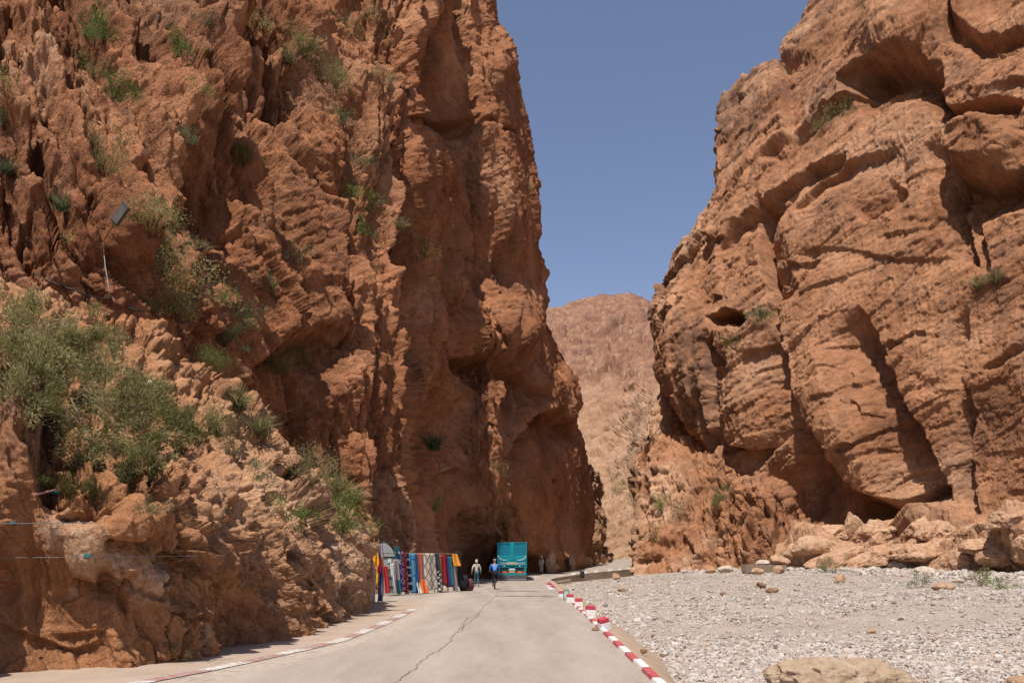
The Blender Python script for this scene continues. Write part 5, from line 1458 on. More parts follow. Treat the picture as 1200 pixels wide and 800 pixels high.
rug('rug', 525.4, 529.4, 652, 686, plain('teal_blue_wool', (.02, .14, .20), .95), 'teal blue rug left of the orange shawls', 'rug', .12, .03, 19)
rug('shawl', 529.2, 536.4, 649, 663, cloth_mat('orange_weave', [(0, (.55, .20, .02)), (.4, (.40, .13, .015)), (.6, (.60, .24, .03))], 'X', 2.0), 'orange shawls bunched at the right end of the rail', 'shawl', .1, .06, 20, .85, .15)
rug('blanket', 528.6, 535.0, 662, 692, plain('grey_brown_wool', (.22, .18, .16), .95), 'grey-brown blanket hanging beneath the orange shawls', 'blanket', .12, .05, 21, 1.2)
rug('blanket', 535.0, 540.4, 646, 688, plain('black_wool', (.02, .016, .018), .95), 'black blanket at the far right end of the row', 'blanket', .05, .04, 22)
# rack carrying them
M['pole'] = plain('weathered_pole', (.24, .15, .09), .85, var=.3, sc=12)
M['iron'] = plain('rusty_iron', (.16, .075, .035), .8, var=.4, sc=12)
rk = empty('display_rack', pt(448, 655, yline(448)) - Vector((0, 0, CH)))
tag(rk, 'long pole rack along the cliff foot carrying the hanging rugs', 'rack')
base = rk.location.copy()
def loc(u, z, back=.08):
    p = pt(u, 655, yline(u) + back); p.z = z; return p - base
for u in (449, 468, 488, 509.5, 525, 540): MB().tube([loc(u, -.05), loc(u, 2.02)], .028, 8).build('post', M['pole'], rk)
MB().tube([loc(447.5, 1.98), loc(468, 2.0), loc(509, 1.99), loc(541, 1.98)], .022, 8).build('rail', M['pole'], rk)
# heaps at the far end
def heap(u, v, w, h, mat, label, seed):
    p = pt(u, v, yline(u) - .15); p.z = 0
    V, f = rock_shape(seed, 4, (w / 2, w / 2.4, h / 2), .15, .16); V[:, 2] += h * .40
    o = mesh_np('textile_heap', V, f, mat); o.location = p; tag(o, label, 'heap', 'folded goods at the end of the stall'); return o
heap(543, 688, .62, .95, M['black_cloth'], 'tall dark heap of folded goods past the last hanging blanket', 61)
heap(545, 688.5, .5, .42, plain('red_bundle', (.20, .035, .025), .9), 'low dark red bundle in front of the dark heap', 62)
heap(550.5, 688, .5, .75, plain('maroon_bundle', (.11, .035, .03), .9), 'maroon heap nearest to the walking person', 63)
heap(518.5, 694, .5, .42, plain('beige_bundle', (.40, .30, .21), .9), 'beige rolled cloth standing under the red rug', 64)
# grey sheet-metal panel with a rounded shoulder
M['sheet'] = plain('grey_sheet_metal', (.30, .325, .32), .5, var=.12, sc=2)
A = pt(446.5, 655, 37.3); B = pt(463.6, 655, 37.5); d = (B - A); d.z = 0; L = d.length
gp = empty('metal_panel', (A.x, A.y, 0), math.atan2(d.y, d.x)); tag(gp, 'grey sheet metal panel with rounded shoulder and white notice at the stall entrance', 'panel')
out = [(0, 0, .05), (L, 0, .05), (L, 0, 1.55)] + [(L - .62 * (1 - math.cos(a)), 0, 1.55 + .93 * math.sin(a)) for a in np.linspace(.15, PI / 2, 9)] + [(0, 0, 2.48)]
MB().prism(out, (0, .03, 0)).build('sheet', M['sheet'], gp)
MB().box((L / 2, -.02, 1.80), (L * .98, .025, .055)).box((.03, -.02, 1.3), (.05, .025, 2.4)).build('brace', M['dark'], gp)
MB().box((L * .58, -.02, 1.63), (.17, .02, .19)).build('notice', M['white'], gp)
# scarves on poles at the corner of the outcrop
def hang(name, u0, u1, vt, vb, Y, mat, label, seed, wave=.05, pinch=1.0, cat='cloth'):
    A = pt(u0, vt, Y); B = pt(u1, vt, Y + .10); d = B - A; d.z = 0; L = d.length
    zt = A.z; zb = max(.03, pt(u0, vb, Y).z); nx, nz = 9, 26; V = []; Fc = []; r = random.Random(seed); ph = r.uniform(0, 6)
    for side in (0, 1):
        for j in range(nz):
            t = j / (nz - 1)
            wv = pinch + (1 - pinch) * min(1, t * 2.2)
            for i in range(nx):
                s = i / (nx - 1)
                V.append(((.5 + (s - .5) * wv) * L + .03 * math.sin(4 * t + ph), wave * math.sin(s * 10 + ph + t * 1.5) * (.4 + .6 * t) + (.012 if side else 0), (zt - zb) * (1 - t)))
    N = nx * nz
    for j in range(nz - 1):
        for i in range(nx - 1):
            a = j * nx + i; Fc.append((a, a + nx, a + nx + 1, a + 1)); Fc.append((N + a, N + a + 1, N + a + nx + 1, N + a + nx))
    rim = [i for i in range(nx)] + [j * nx + nx - 1 for j in range(1, nz)] + [(nz - 1) * nx + i for i in range(nx - 2, -1, -1)] + [j * nx for j in range(nz - 2, 0, -1)]
    for k in range(len(rim)):
        a, b = rim[k], rim[(k + 1) % len(rim)]; Fc.append((a, b, b + N, a + N))
    o = mesh_np(name, np.array(V), np.array(Fc), mat); o.location = (A.x, A.y, zb); o.rotation_euler = (0, 0, math.atan2(d.y, d.x))
    tag(o, label, cat, 'scarves and cloths hung on poles at the outcrop corner'); return o
hang('scarf', 435.8, 443.6, 636.5, 689, 31.2, plain('yellow_cloth', (.72, .36, .012), .85, var=.2, sc=5), 'long bright yellow cloth hanging from the pole at the outcrop corner', 1, .07, .35)
hang('scarf', 443.4, 448.2, 642, 704, 31.4, plain('blue_cloth', (.012, .075, .36), .85, var=.3, sc=4), 'long royal blue cloth right of the yellow one', 2, .05, .7)
hang('scarf', 443.0, 447.2, 655, 671, 31.25, plain('crimson_cloth', (.28, .012, .02), .85), 'short crimson cloth pinned over the blue one', 3, .04)
hang('scarf', 435.4, 440.6, 664, 707, 30.7, plain('grey_white_cloth', (.44, .40, .38), .85, var=.15), 'pale grey cloth hanging lowest, in front of the yellow one', 4, .05, .8)
hang('scarf', 444.6, 449.4, 637, 653, 31.1, cloth_mat('mixed_stripe', [(0, (.40, .10, .14)), (.3, (.30, .34, .45)), (.6, (.45, .30, .33)), (.8, (.10, .05, .15))], 'X', 6), 'short pink and lilac striped cloth beside the top of the blue one', 5, .05)
st = empty('scarf_stand', pt(437, 655, 31.5) - Vector((0, 0, CH))); tag(st, 'rough pole frame at the outcrop corner carrying the yellow and blue cloths', 'rack')
b0 = st.location.copy()
def sl_(u, z, Y=31.45): p = pt(u, 655, Y); p.z = z; return p - b0
for (u, h) in ((431.5, 2.35), (438.2, 2.55), (443.6, 2.5), (447.6, 2.2)): MB().tube([sl_(u, -.05), sl_(u + .3, h)], .026, 8).build('post', M['pole'], st)
MB().tube([sl_(429.5, 2.32), sl_(443.8, 2.36)], .022, 8).tube([sl_(436, 2.15), sl_(448.6, 2.12)], .02, 8).build('rail', M['pole'], st)

# ------------------------------------------------------------------ lamp, cables, cords on the rock
def surf(u, v, lift=.12):
    best = None
    for r in (2.5, 6, 15, 60):
        for n in ('outcrop', 'left'):
            S = SURF[n]; m = (np.abs(S[:, 0] - u) < r) & (np.abs(S[:, 1] - v) < r)
            if m.any():
                k = np.nonzero(m)[0]; k = int(k[np.argmin(S[k, 2])])
                if best is None or S[k, 2] < best[1]: best = (Vector((S[k, 3], S[k, 2], S[k, 4])), S[k, 2])
        if best: break
    p = best[0]
    d = (Vector((0, 0, CH)) - p).normalized()
    return p + d * lift
M['lamp_grey'] = plain('lamp_housing', (.06, .057, .053), .7, var=.15)
M['ochre_iron'] = plain('ochre_iron', (.30, .13, .03), .7, var=.3, sc=10)
a = surf(121, 281, .05); lp = empty('floodlight', a); tag(lp, 'floodlight on a rusty arm bolted to the left rock face', 'lamp')
Yl = a.y - .55
e = pt(133, 262, Yl) - a; h0 = pt(133.5, 262, Yl) - a; h1 = pt(148.5, 240, Yl - .25) - a
MB().tube([(0, 0, 0), tuple(e * .5), tuple(e)], .030, 8).tube([(-.10, .06, .02), (.10, .0, -.04)], .03, 8).build('arm', M['ochre_iron'], lp)
ax = (h1 - h0); Lh = ax.length; z = ax.normalized(); x = Vector((z.z, 0, -z.x)).normalized(); y = z.cross(x)
R = Matrix((x, y, z)).transposed()
MB().box(tuple((h0 + h1) / 2), (.30, .10, Lh), rot=R, bev=.03).build('housing', M['lamp_grey'], lp)
c2 = (h0 + h1) / 2 - y * .056 * (1 if y.y > 0 else -1)
MB().box(tuple(c2), (.24, .02, Lh * .8), rot=R).build('lens', plain('lamp_glass', (.13, .12, .105), .5), lp)
def cable(name, pts, r, mat, label, cat, lift=.10, sag=0.):
    P = [surf(u, v, lift) for u, v in pts]
    Q = []
    for p, q in zip(P[:-1], P[1:]):
        for k in range(6):
            t = k / 6; s = p.lerp(q, t); s.z -= sag * 4 * t * (1 - t); Q.append(s)
    Q.append(P[-1]); b = Q[0]
    o = MB().tube([q - b for q in Q], r, 6).build(name, mat, None, True); o.location = b; tag(o, label, cat); return o
M['cable_w'] = plain('pale_cable', (.30, .28, .25), .6); M['cable_d'] = plain('dark_cable', (.03, .028, .026), .6)
cable('cable', [(122, 283), (124, 296), (126, 318), (130, 344), (127, 350)], .014, M['cable_w'], 'pale conduit hanging below the floodlight', 'cable', .3)
cable('cable', [(36, 322), (60, 332), (88, 337), (106, 345), (127, 351), (150, 358), (170, 364)], .022, M['cable_d'], 'dark cable slung across the rock below the floodlight', 'cable', .14, .03)
cable('cable', [(318, 500), (345, 505), (372, 496)], .012, M['cable_d'], 'thin dark wire crossing the shaded hollow above the outcrop ridge', 'cable', .5)
M['cord'] = plain('grey_cord', (.17, .155, .14), .8); M['teal_rag'] = plain('teal_rag', (.012, .09, .11), .9); M['red_iron'] = plain('red_oxide_iron', (.28, .04, .025), .7)
def cord(u0, v0, u1, v1, label):
    # cord tied to the rock: keep it clear of the highest points between the two ends
    us = np.linspace(u0, u1, 26); vs = np.linspace(v0, v1, 26)
    P = [surf(float(u), float(v), .06) for u, v in zip(us, vs)]
    Yn = np.array([p.y for p in P]); Ys = np.minimum.accumulate(Yn[::-1])[::-1] * .0 + np.minimum(Yn, np.interp(us, [u0, u1], [Yn[0], Yn[-1]]))
    P = [pt(float(u), float(v), float(y) - .03) for u, v, y in zip(us, vs, Ys)]
    b = P[0]; o = MB().tube([p - b for p in P], .006, 6).build('cord', M['cord'], None, True); o.location = b; tag(o, label, 'cord')
cord(-6, 613.5, 118, 612, 'upper thin cord stretched across the near orange rock')
cord(-6, 653.5, 232, 651, 'lower thin cord stretched across the near orange rock')
def rag(u, v, w, h, mat, label, seed, name='rag', lift=.04):
    p = surf(u, v, lift); s = p.y / F
    V, f = rock_shape(seed, 3, (w * s / 2, w * s / 3, h * s / 2), .2, .25)
    o = mesh_np(name, V, f, mat); o.location = p; tag(o, label, name.replace('_', ' '))
rag(103, 652, 9, 6, M['teal_rag'], 'teal rag tied on the lower cord', 71)
rag(17, 615, 8, 4, M['teal_rag'], 'faded teal rag on the left end of the upper cord', 72)
rag(62, 579, 13, 5, M['teal_rag'], 'teal rag lying on the rock ledge beside a pinkish stick', 73)
rag(176, 448, 11, 8, M['white_cloth'], 'white plastic bag caught in the bush on the outcrop', 74, 'plastic_bag', .3)
def stick(pts, r, mat, label, name='stick'):
    P = [surf(u, v, l) for u, v, l in pts]; b = P[0]
    o = MB().tube([p - b for p in P], [r, r * .8, r * .5][:len(P)] if len(P) == 3 else [r, r * .6], 6).build(name, mat); o.location = b; tag(o, label, name.replace('_', ' '))
stick([(42, 581, .06), (66, 575, .10)], .022, plain('pink_stick', (.40, .20, .15), .8), 'pinkish stick lying on the near rock ledge')
stick([(-3, 667, .0), (12, 668, .10)], .012, M['red_iron'], 'upper rusty red rod driven into the near rock', 'iron_rod')
stick([(-3, 684, .0), (20, 687, .10)], .012, M['red_iron'], 'lower rusty red rod driven into the near rock', 'iron_rod')
M['dry_wood'] = plain('dry_wood', (.36, .27, .18), .9)
stick([(519, 550, .1), (527, 549, 1.0), (537, 543, 1.9)], .05, M['dry_wood'], 'dry branch jutting from the cliff above the rugs', 'dry_branch')
stick([(308, 492, .1), (325, 489, .7), (347, 480, 1.2)], .025, M['dry_wood'], 'dry branch sticking out of the outcrop ridge', 'dry_branch')
stick([(300, 497, .1), (306, 484, .5), (317, 474, .8)], .02, M['dry_wood'], 'forked dry twig above the ridge branch', 'dry_branch')
# ------------------------------------------------------------------ plants
def leaf_mat(name, c0, c1, c2):
    t = NT(name)
    oi = t.n('ShaderNodeObjectInfo')
    c = t.ramp(t.attr('tone'), [(0, c0), (.5, c1), (1, c2)])
    hs = t.n('ShaderNodeHueSaturation'); t.l(c, hs.inputs['Color'])
    t.l(t.math('ADD', t.math('MULTIPLY', oi.outputs['Random'], .5), .75), hs.inputs['Value'])
    t.b.inputs['Subsurface Weight'].default_value = 0.0
    tr = t.n('ShaderNodeBsdfTranslucent'); t.l(hs.outputs[0], tr.inputs[0])
    mx = t.n('ShaderNodeMixShader'); mx.inputs[0].default_value = .42
    t.l(hs.outputs[0], t.b.inputs['Base Color']); t.b.inputs['Roughness'].default_value = .7
    t.l(t.b.outputs[0], mx.inputs[1]); t.l(tr.outputs[0], mx.inputs[2]); t.l(mx.outputs[0], t.out.inputs[0])
    return t.m
M['leaf_green'] = leaf_mat('green_leaves', (.06, .09, .02), (.12, .17, .04), (.20, .25, .08))
M['leaf_grey'] = leaf_mat('grey_green_leaves', (.10, .095, .03), (.25, .225, .085), (.46, .40, .20))
M['leaf_blue'] = leaf_mat('blue_green_leaves', (.05, .068, .028), (.11, .13, .058), (.20, .21, .105))
M['leaf_dry'] = leaf_mat('dry_grass', (.14, .11, .045), (.24, .19, .09), (.36, .29, .15))
M['leaf_olive'] = leaf_mat('olive_leaves', (.085, .085, .028), (.17, .16, .055), (.27, .24, .10))
M['twig'] = plain('grey_twig', (.16, .115, .08), .9)
def leaves_mesh(C, D, L, Wd, tone):
    """narrow folded leaves: centres C, directions D, lengths L, widths Wd"""
    n = len(C)
    D = D / (np.linalg.norm(D, axis=1, keepdims=True) + 1e-6)
    r = RNG.normal(0, 1, (n, 3)); S = np.cross(D, r); S /= np.linalg.norm(S, axis=1, keepdims=True) + 1e-6
    a = C; b = C + D * (L * .5)[:, None] + S * (Wd * .5)[:, None]; c = C + D * L[:, None]; d = C + D * (L * .5)[:, None] - S * (Wd * .5)[:, None]
    V = np.stack([a, b, c, d], 1).reshape(-1, 3)
    Fc = np.arange(n * 4).reshape(n, 4)
    return V, Fc, np.repeat(tone, 4)
def tuft_data(kind, seed):
    """unit-size plant: about 1 m across"""
    rg = np.random.default_rng(seed)
    if kind == 'grass':
        n = 150
        th = rg.uniform(0, 2 * PI, n); sp = rg.uniform(.1, 1.1, n)
        C0 = np.stack([.10 * rg.normal(0, 1, n), .10 * rg.normal(0, 1, n), 0 * th], -1)
        D0 = np.stack([np.cos(th) * sp, np.sin(th) * sp, np.ones(n)], -1); D0 /= np.linalg.norm(D0, axis=1, keepdims=True)
        L = rg.uniform(.4, .85, n); segs = 4; Vs = []; Fs = []; to = []
        S = np.cross(D0, rg.normal(0, 1, (n, 3))); S /= np.linalg.norm(S, axis=1, keepdims=True)
        p = C0; d = D0; rings = []
        for k in range(segs + 1):
            w = .016 * (1 - k / segs) + .003
            rings.append((p + S * w, p - S * w)); p = p + d * (L / segs)[:, None]; d = d + np.array([0, 0, -.22]); d /= np.linalg.norm(d, axis=1, keepdims=True)
        V = np.stack([x for r_ in rings for x in r_], 1).reshape(-1, 3); m = 2 * (segs + 1)
        base = np.arange(n)[:, None] * m
        F4 = np.concatenate([np.concatenate([base + 2 * k, base + 2 * k + 1, base + 2 * k + 3, base + 2 * k + 2], 1) for k in range(segs)], 0)
        return V, F4, np.repeat(rg.random(n), m)
    big = kind.endswith('_big'); kind = kind.replace('_big', ''); lk = .5 if big else 1.0
    n = {'leafy': 650, 'sparse': 420}[kind] * (4 if big else 1)
    k = rg.integers(0, 14, n)
    cc = rg.normal(0, 1, (14, 3)) * np.array([.26, .26, .18]) + np.array([0, 0, .34])
    C = cc[k] + rg.normal(0, .10 if kind == 'leafy' else .14, (n, 3)); C[:, 2] = np.abs(C[:, 2])
    D = (C - np.array([0, 0, .05])) + rg.normal(0, .25, (n, 3))
    V, F4, to = leaves_mesh(C, D, rg.uniform(.05, .13, n) * lk, rg.uniform(.02, .045, n) * lk, np.clip(rg.random(14)[k] * .6 + rg.random(n) * .5, 0, 1))
    # stems
    sv = []; sf = []
    for c in cc:
        i = len(sv); w = .008; m = c * .55 + np.array([0, 0, -.04])
        for q in (np.array([0, 0, -.08]), m, c): sv += [q + np.array([w, 0, 0]), q - np.array([w * .5, w, 0])]
        sf += [(i, i + 1, i + 3, i + 2), (i + 2, i + 3, i + 5, i + 4)]
    V = np.concatenate([V, np.array(sv)]); F4 = np.concatenate([F4, np.array(sf) + len(to)]); to = np.concatenate([to, np.zeros(len(sv))])
    return V, F4, to
PLANTS = {}
def plant_mesh(kind, mat, var):
    key = (kind, mat, var)
    if key not in PLANTS:
        V, Fc, to = tuft_data(kind, hash((kind, var)) % 1 + var * 17 + len(kind))
        o = mesh_np('plant', V, Fc, M[mat], smooth=False); vattr(o, 'tone', to)
        me = o.data; bpy.data.objects.remove(o); PLANTS[key] = me
    return PLANTS[key]
def any_surf(u, v):
    best = None
    for r in (2.5, 5, 10, 25):
        for n in SURF:
            S = SURF[n]; m = (np.abs(S[:, 0] - u) < r) & (np.abs(S[:, 1] - v) < r)
            if m.any():
                k = np.nonzero(m)[0]; k = int(k[np.argmin(S[k, 2])])
                if best is None or S[k, 2] < best.y: best = Vector((S[k, 3], S[k, 2], S[k, 4]))
        if best is not None: break
    return best
pc = [0]
def plant(u, v, px, kind, mat, label, tilt=.45):
    """(u, v): foot of the plant in the photo"""
    p = any_surf(u, v)
    if p is None: return
    pc[0] += 1
    nm = {'grass': 'grass_tuft', 'leafy': 'shrub', 'sparse': 'shrub'}[kind]
    o = bpy.data.objects.new(nm, plant_mesh(kind + ('_big' if px >= 28 and kind != 'grass' else ''), mat, pc[0] % 3)); COL.objects.link(o)
    s = px * (1.05 if kind == 'grass' else 1.3) * p.y / F
    o.scale = (s * random.uniform(.9, 1.15), s * random.uniform(.9, 1.15), s * random.uniform(.85, 1.1))
    side = 1 if u < 720 else -1
    o.rotation_euler = (tilt * .6, tilt * .7 * side, 0); o.rotation_euler.rotate_axis('Z', random.uniform(0, 6.28))
    o.location = p
    tag(o, label, 'grass tuft' if nm == 'grass_tuft' else 'shrub', 'plants rooted in the rock')
PL = [
 (122, 50, 40, 'leafy', 'leaf_green', 'bright green shrub near the top of the left wall, left of the twin clumps'),
 (100, 46, 24, 'sparse', 'leaf_olive', 'olive shrub touching the left side of the bright green shrub near the top'),
 (206, 56, 26, 'leafy', 'leaf_green', 'upper of the twin green clumps near the top of the left wall'),
 (219, 74, 24, 'leafy', 'leaf_green', 'lower of the twin green clumps near the top of the left wall'),
 (132, 116, 30, 'leafy', 'leaf_green', 'vivid green shrub above the smooth rock bulge on the left wall'),
 (118, 92, 18, 'sparse', 'leaf_blue', 'small bluish shrub just above the vivid green shrub'),
 (96, 78, 20, 'sparse', 'leaf_olive', 'olive shrub in the cleft left of the smooth rock bulge'),
 (4, 110, 26, 'sparse', 'leaf_olive', 'upper olive shrub cut by the left edge of the photo'),
 (4, 148, 30, 'leafy', 'leaf_blue', 'dark shrub cut by the left edge of the photo below the olive one'),
 (11, 205, 30, 'grass', 'leaf_blue', 'blue-green spiky tuft near the left edge above the floodlight level'),
 (72, 248, 32, 'grass', 'leaf_blue', 'blue-green spiky tuft on bare rock left of the floodlight'),
 (66, 290, 22, 'sparse', 'leaf_grey', 'pale grey shrub below the spiky tuft left of the floodlight'),
 (140, 172, 20, 'sparse', 'leaf_blue', 'small dark shrub midway between the floodlight and the vivid green shrub'),
 (112, 175, 24, 'sparse', 'leaf_dry', 'dry straw shrub left of the small dark shrub above the floodlight'),
 (130, 205, 30, 'sparse', 'leaf_olive', 'olive shrub in the gully just above the floodlight'),
 (176, 272, 42, 'sparse', 'leaf_grey', 'grey-green bush hanging in the gully right of the floodlight'),
 (186, 300, 34, 'leafy', 'leaf_grey', 'second grey-green bush lower in the gully right of the floodlight'),
 (212, 345, 58, 'sparse', 'leaf_grey', 'large feathery grey-green bush under the dark crevice'),
 (205, 372, 40, 'leafy', 'leaf_olive', 'olive bush at the foot of the large feathery bush'),
 (236, 290, 26, 'grass', 'leaf_dry', 'dry wispy tuft at the mouth of the dark crevice'),
 (245, 32, 22, 'leafy', 'leaf_blue', 'small shrub at the top edge right of the twin clumps'),
 (218, 168, 18, 'leafy', 'leaf_blue', 'tiny blue-green shrub on the underside of the rock bulge'),
 (284, 192, 22, 'leafy', 'leaf_green', 'green shrub on the rib above the dark crevice'),
 (236, 112, 16, 'sparse', 'leaf_green', 'small green shrub right of the rock bulge'),
 (292, 34, 22, 'sparse', 'leaf_olive', 'olive shrub near the top edge on the second rib'),
 (312, 40, 20, 'leafy', 'leaf_grey', 'grey shrub beside the olive one near the top edge on the second rib'),
 (358, 66, 36, 'leafy', 'leaf_olive', 'broad olive shrub high in the middle of the left wall'),
 (338, 72, 26, 'grass', 'leaf_dry', 'dry grass spreading left of the broad olive shrub'),
 (378, 92, 28, 'sparse', 'leaf_dry', 'straw shrub below the broad olive shrub'),
 (394, 108, 28, 'sparse', 'leaf_olive', 'olive shrub lower right of the straw shrub in the middle of the left wall'),
 (398, 142, 24, 'sparse', 'leaf_blue', 'dark shrub under the olive one in the middle of the left wall'),
 (412, 46, 24, 'sparse', 'leaf_olive', 'olive shrub near the top of the third rib'),
 (430, 26, 22, 'sparse', 'leaf_grey', 'grey shrub at the top edge of the third rib'),
 (446, 100, 24, 'sparse', 'leaf_dry', 'dry shrub on the third rib right of the olive shrubs'),
 (424, 200, 18, 'leafy', 'leaf_blue', 'small dark shrub midway up the third rib'),
 (345, 305, 22, 'sparse', 'leaf_dry', 'pale yellowish shrub below the second rib'),
 (418, 240, 24, 'leafy', 'leaf_green', 'green shrub beside a yellowish one on the third rib'),
 (410, 228, 18, 'sparse', 'leaf_dry', 'yellowish shrub left of the green one on the third rib'),
 (420, 275, 20, 'leafy', 'leaf_green', 'lower green shrub on the third rib'),
 (466, 268, 22, 'grass', 'leaf_dry', 'dry tuft on the rib left of the long dark cleft'),
 (500, 300, 20, 'sparse', 'leaf_olive', 'olive shrub clinging beside the long dark cleft'),
 (262, 352, 20, 'leafy', 'leaf_green', 'small green shrub right of the large feathery bush'),
 (306, 340, 18, 'leafy', 'leaf_blue', 'upper blue-green shrub among the small shrubs above the ridge'),
 (286, 384, 30, 'sparse', 'leaf_blue', 'blue-grey bush above the outcrop ridge'),
 (262, 402, 30, 'leafy', 'leaf_blue', 'dark blue-green bush left of the blue-grey one above the ridge'),
 (246, 432, 30, 'sparse', 'leaf_green', 'green shrub at the head of the outcrop ridge'),
 (322, 438, 30, 'sparse', 'leaf_olive', 'olive shrub on the shoulder above the dark hollow'),
 (340, 415, 22, 'leafy', 'leaf_olive', 'small olive shrub above the shoulder shrub'),
 (276, 478, 42, 'grass', 'leaf_grey', 'spiky grey tuft on the outcrop ridge'),
 (304, 508, 42, 'grass', 'leaf_grey', 'spiky grey-green tuft beside the dry ridge branch'),
 (250, 498, 28, 'sparse', 'leaf_green', 'green sprig below the ridge, right of the great bush'),
 (296, 556, 24, 'leafy', 'leaf_blue', 'blue-green clump in the middle of the outcrop slope'),
 (270, 530, 26, 'sparse', 'leaf_dry', 'straw shrub left of the blue-green clump on the slope'),
 (342, 556, 36, 'grass', 'leaf_dry', 'dry grass at the middle of the outcrop ridge'),
 (366, 566, 40, 'sparse', 'leaf_dry', 'straw-coloured shrub further down the outcrop ridge'),
 (394, 580, 44, 'grass', 'leaf_dry', 'large dry grass clump near the end of the ridge'),
 (416, 588, 36, 'grass', 'leaf_dry', 'last dry grass clump hanging over the end of the ridge'),
 (405, 620, 46, 'leafy', 'leaf_green', 'dense green bush just below the end of the ridge'),
 (345, 616, 26, 'leafy', 'leaf_green', 'small green bush low on the outcrop slope'),
 (378, 610, 26, 'sparse', 'leaf_olive', 'olive shrub left of the dense green bush'),
 (320, 590, 22, 'sparse', 'leaf_grey', 'grey shrub between the blue-green clump and the small green bush'),
 (508, 526, 32, 'grass', 'leaf_blue', 'blue-green tuft on the cliff directly above the dry branch'),
 (507, 600, 20, 'leafy', 'leaf_green', 'small green shrub on the cliff right above the rugs'),
 (177, 608, 22, 'leafy', 'leaf_blue', 'dark shrub in the shaded hollow of the near rock'),
 (82, 582, 34, 'leafy', 'leaf_green', 'green plant on the near rock ledge beside the teal rag'),
 (582, 555, 16, 'sparse', 'leaf_olive', 'small olive shrub on the pier above the truck'),
 (620, 225, 12, 'sparse', 'leaf_olive', 'tiny shrub on the skyline edge of the left wall'),
 (890, 380, 20, 'leafy', 'leaf_blue', 'green shrub on the small ledge of the right wall'),
 (862, 410, 20, 'sparse', 'leaf_olive', 'olive shrub below the small ledge of the right wall'),
 (1146, 336, 26, 'grass', 'leaf_dry', 'left dry clump on the ledge beside the long crack'),
 (1164, 333, 30, 'grass', 'leaf_dry', 'right dry clump on the ledge beside the long crack'),
 (985, 135, 18, 'sparse', 'leaf_olive', 'olive shrub near the top of the right wall beside the overhang'),
 (962, 150, 16, 'sparse', 'leaf_grey', 'grey shrub left of the olive one near the overhang'),
 (1012, 8, 20, 'sparse', 'leaf_dry', 'dry shrub at the top edge of the right wall'),
 (774, 592, 16, 'leafy', 'leaf_green', 'green shrub on the pale slab right of the gap'),
 (795, 600, 14, 'sparse', 'leaf_green', 'green shrub beside the first on the pale slab'),
 (770, 632, 14, 'sparse', 'leaf_olive', 'olive shrub low on the pale slab'),
 (846, 584, 16, 'leafy', 'leaf_green', 'green shrub on top of the fractured rock mass'),
 (725, 575, 14, 'sparse', 'leaf_green', 'green shrub on the far slope in the gap'),
 (740, 590, 14, 'sparse', 'leaf_olive', 'olive shrub on the far slope right of the green one'),
 (716, 560, 12, 'sparse', 'leaf_olive', 'olive shrub higher up on the far slope in the gap'),
 (1076, 686, 16, 'leafy', 'leaf_green', 'low green plant on the gravel left of the flat tan slab'),
 (1150, 684, 20, 'leafy', 'leaf_olive', 'low olive plant on the gravel right of the flat tan slab'),
 (1172, 688, 16, 'leafy', 'leaf_green', 'low green plant on the gravel near the right edge'),
 (978, 668, 14, 'leafy', 'leaf_green', 'green plant at the foot of the upright tan boulder'),
 (208, 770, 16, 'leafy', 'leaf_olive', 'weed growing at the foot of the near rock beside the road'),
]
for row in PL: plant(*row)

# the great tangled bush on the outcrop
def bush(name, label, clumps, n, mat, seed, leaf=(.05, .12)):
    rg = np.random.default_rng(seed)
    Cs = []; 
    for (u, v, rpx, out) in clumps:
        p = any_surf(u, v); s = p.y / F
        d = (Vector((0, 0, CH)) - p).normalized()
        Cs.append((np.array(p + d * out + Vector((0, 0, rpx * s * .25))), rpx * s, np.array(p)))
    base = Vector(Cs[0][2]); o = empty(name, base); tag(o, label, 'bush')
    tot = sum(c[1] ** 2 for c in Cs); P = []; D = []; T = []; tw = MB()
    for (c, r, p) in Cs:
        m = int(n * r * r / tot); q = max(6, int(16 * r))
        sub = rg.normal(0, 1, (q, 3)); sub /= np.linalg.norm(sub, axis=1, keepdims=True); sub *= (rg.random((q, 1)) ** .45) * np.array([1, .75, .8]) * r
        tone = rg.random(q)
        k = rg.integers(0, q, m)
        x = c + sub[k] + rg.normal(0, .17 * r, (m, 3)) * np.array([1, .8, 1])
        P.append(x); D.append((x - p) * .6 + sub[k] * .8 + rg.normal(0, .45 * r, (m, 3)) + np.array([0, 0, .15])); T.append(np.clip(tone[k] * .65 + rg.random(m) * .45, 0, 1))
        bq = np.array(base); tw.tube([(0, 0, 0), tuple((p - bq) * .5 + np.array([0, -.05, .05])), tuple(p - bq + .01)], .02, 4)
        for s_ in sub[::2]:
            e = c + s_; mid = (p * .55 + e * .45) + rg.normal(0, .06, 3)
            tw.tube([tuple(p - np.array(base)), tuple(mid - np.array(base)), tuple(e - np.array(base)), tuple(e + s_ * .5 + rg.normal(0, .1, 3) + np.array([0, 0, .12]) - np.array(base))], [.016, .010, .005, .002], 4)
    P = np.concatenate(P); D = np.concatenate(D); T = np.concatenate(T); m = len(P)
    V, Fc, to = leaves_mesh(P, D, rg.uniform(*leaf, m), rg.uniform(.012, .03, m), T)
    f = mesh_np('foliage', V - np.array(base), Fc, mat, o, smooth=False); vattr(f, 'tone', to)
    tw.build('branches', M['twig'], o)
bush('bush', 'great tangled grey-green bush sprawling over the near outcrop', [(70, 440, 52, .5), (110, 470, 55, .6), (150, 490, 46, .5), (60, 490, 44, .5), (120, 430, 34, .3), (40, 450, 40, .5), (165, 520, 32, .3), (105, 515, 40, .45), (150, 460, 40, .3), (185, 510, 30, .3), (30, 480, 40, .4), (90, 545, 30, .2)], 26000, M['leaf_grey'], 5)
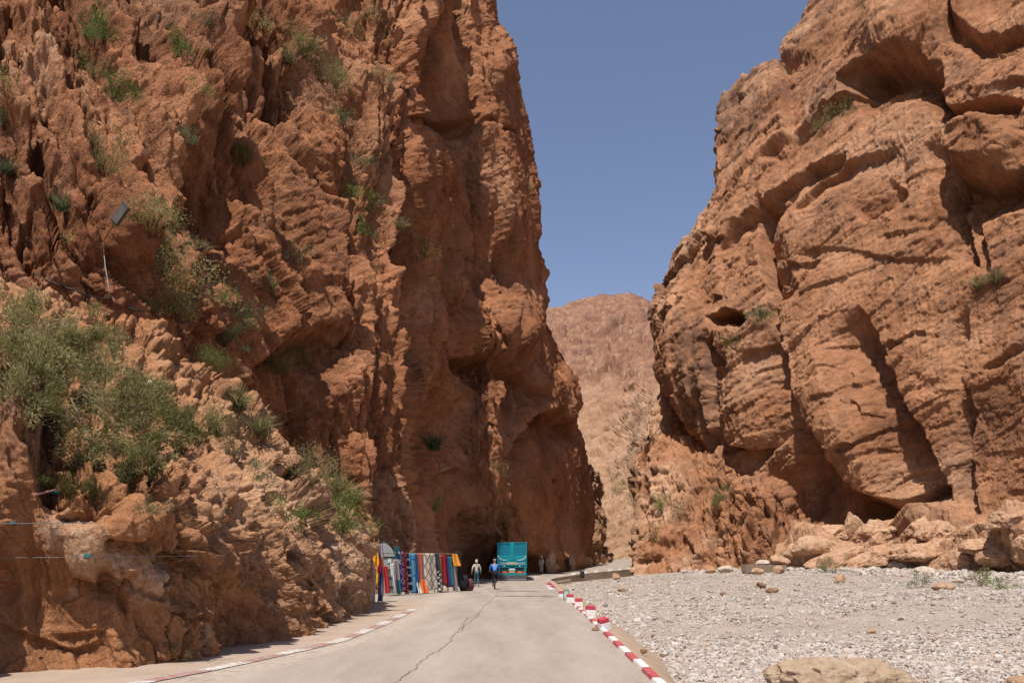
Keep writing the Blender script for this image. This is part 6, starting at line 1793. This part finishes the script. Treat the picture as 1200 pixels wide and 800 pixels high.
bush('bush', 'wispy pale upper bush reaching to the left edge above the great bush', [(20, 385, 44, .4), (60, 395, 40, .4), (-15, 400, 44, .5), (85, 405, 26, .2), (10, 425, 34, .4), (110, 395, 30, .2), (40, 420, 40, .4)], 16000, M['leaf_grey'], 6)
bush('bush', 'low straggling bush on the slope right of the great bush', [(205, 495, 32, .2), (228, 505, 26, .15), (185, 480, 26, .2), (215, 525, 20, .1), (240, 515, 20, .1)], 7000, M['leaf_olive'], 7)
bush('bush', 'small bush tucked in the hollow beneath the great bush', [(165, 548, 26, .2), (150, 560, 20, .1), (185, 545, 18, .1)], 3500, M['leaf_grey'], 8)
# ------------------------------------------------------------------ light, sky, camera
SUN = Vector((-0.19, -0.40, 0.903)).normalized()
sd = bpy.data.lights.new('sun', 'SUN'); sd.energy = 4.2; sd.angle = math.radians(0.53); sd.color = (1.0, 0.955, 0.88)
so = link(bpy.data.objects.new('sun', sd)); so.rotation_euler = (-SUN).to_track_quat('-Z', 'Y').to_euler(); so.location = (-20, -20, 80)
w = bpy.data.worlds.new('World'); scene.world = w; w.use_nodes = True
nt = w.node_tree; nt.nodes.clear()
sky = nt.nodes.new('ShaderNodeTexSky'); sky.sky_type = 'NISHITA'; sky.sun_disc = False
sky.sun_elevation = math.asin(SUN.z); sky.sun_rotation = math.atan2(SUN.x, SUN.y)
sky.altitude = 1400; sky.air_density = 1.0; sky.dust_density = 2.0; sky.ozone_density = 1.0
bg = nt.nodes.new('ShaderNodeBackground'); bg.inputs[1].default_value = 0.10
ow = nt.nodes.new('ShaderNodeOutputWorld')
tint = nt.nodes.new('ShaderNodeMix'); tint.data_type = 'RGBA'; tint.blend_type = 'MULTIPLY'; tint.inputs[0].default_value = 1.0
tint.inputs[7].default_value = (1.20, 1.05, 1.02, 1)
nt.links.new(sky.outputs[0], tint.inputs[6]); nt.links.new(tint.outputs[2], bg.inputs[0]); nt.links.new(bg.outputs[0], ow.inputs[0])
cd = bpy.data.cameras.new('camera'); cam = link(bpy.data.objects.new('camera', cd))
cam.location = (0, 0, CH); cam.rotation_euler = (PI / 2, 0, 0)
cd.sensor_width = 36.0; cd.lens = 36.0 * F / 1200.0
cd.shift_y = (HV - 400.0) / 1200.0
cd.clip_start = 0.1; cd.clip_end = 6000
scene.camera = cam
scene.view_settings.view_transform = 'Standard'; scene.view_settings.look = 'None'
scene.view_settings.exposure = 0.48; scene.view_settings.gamma = 1.0
scene.view_settings.use_curve_mapping = False
scene.cycles.max_bounces = 6; scene.cycles.diffuse_bounces = 3
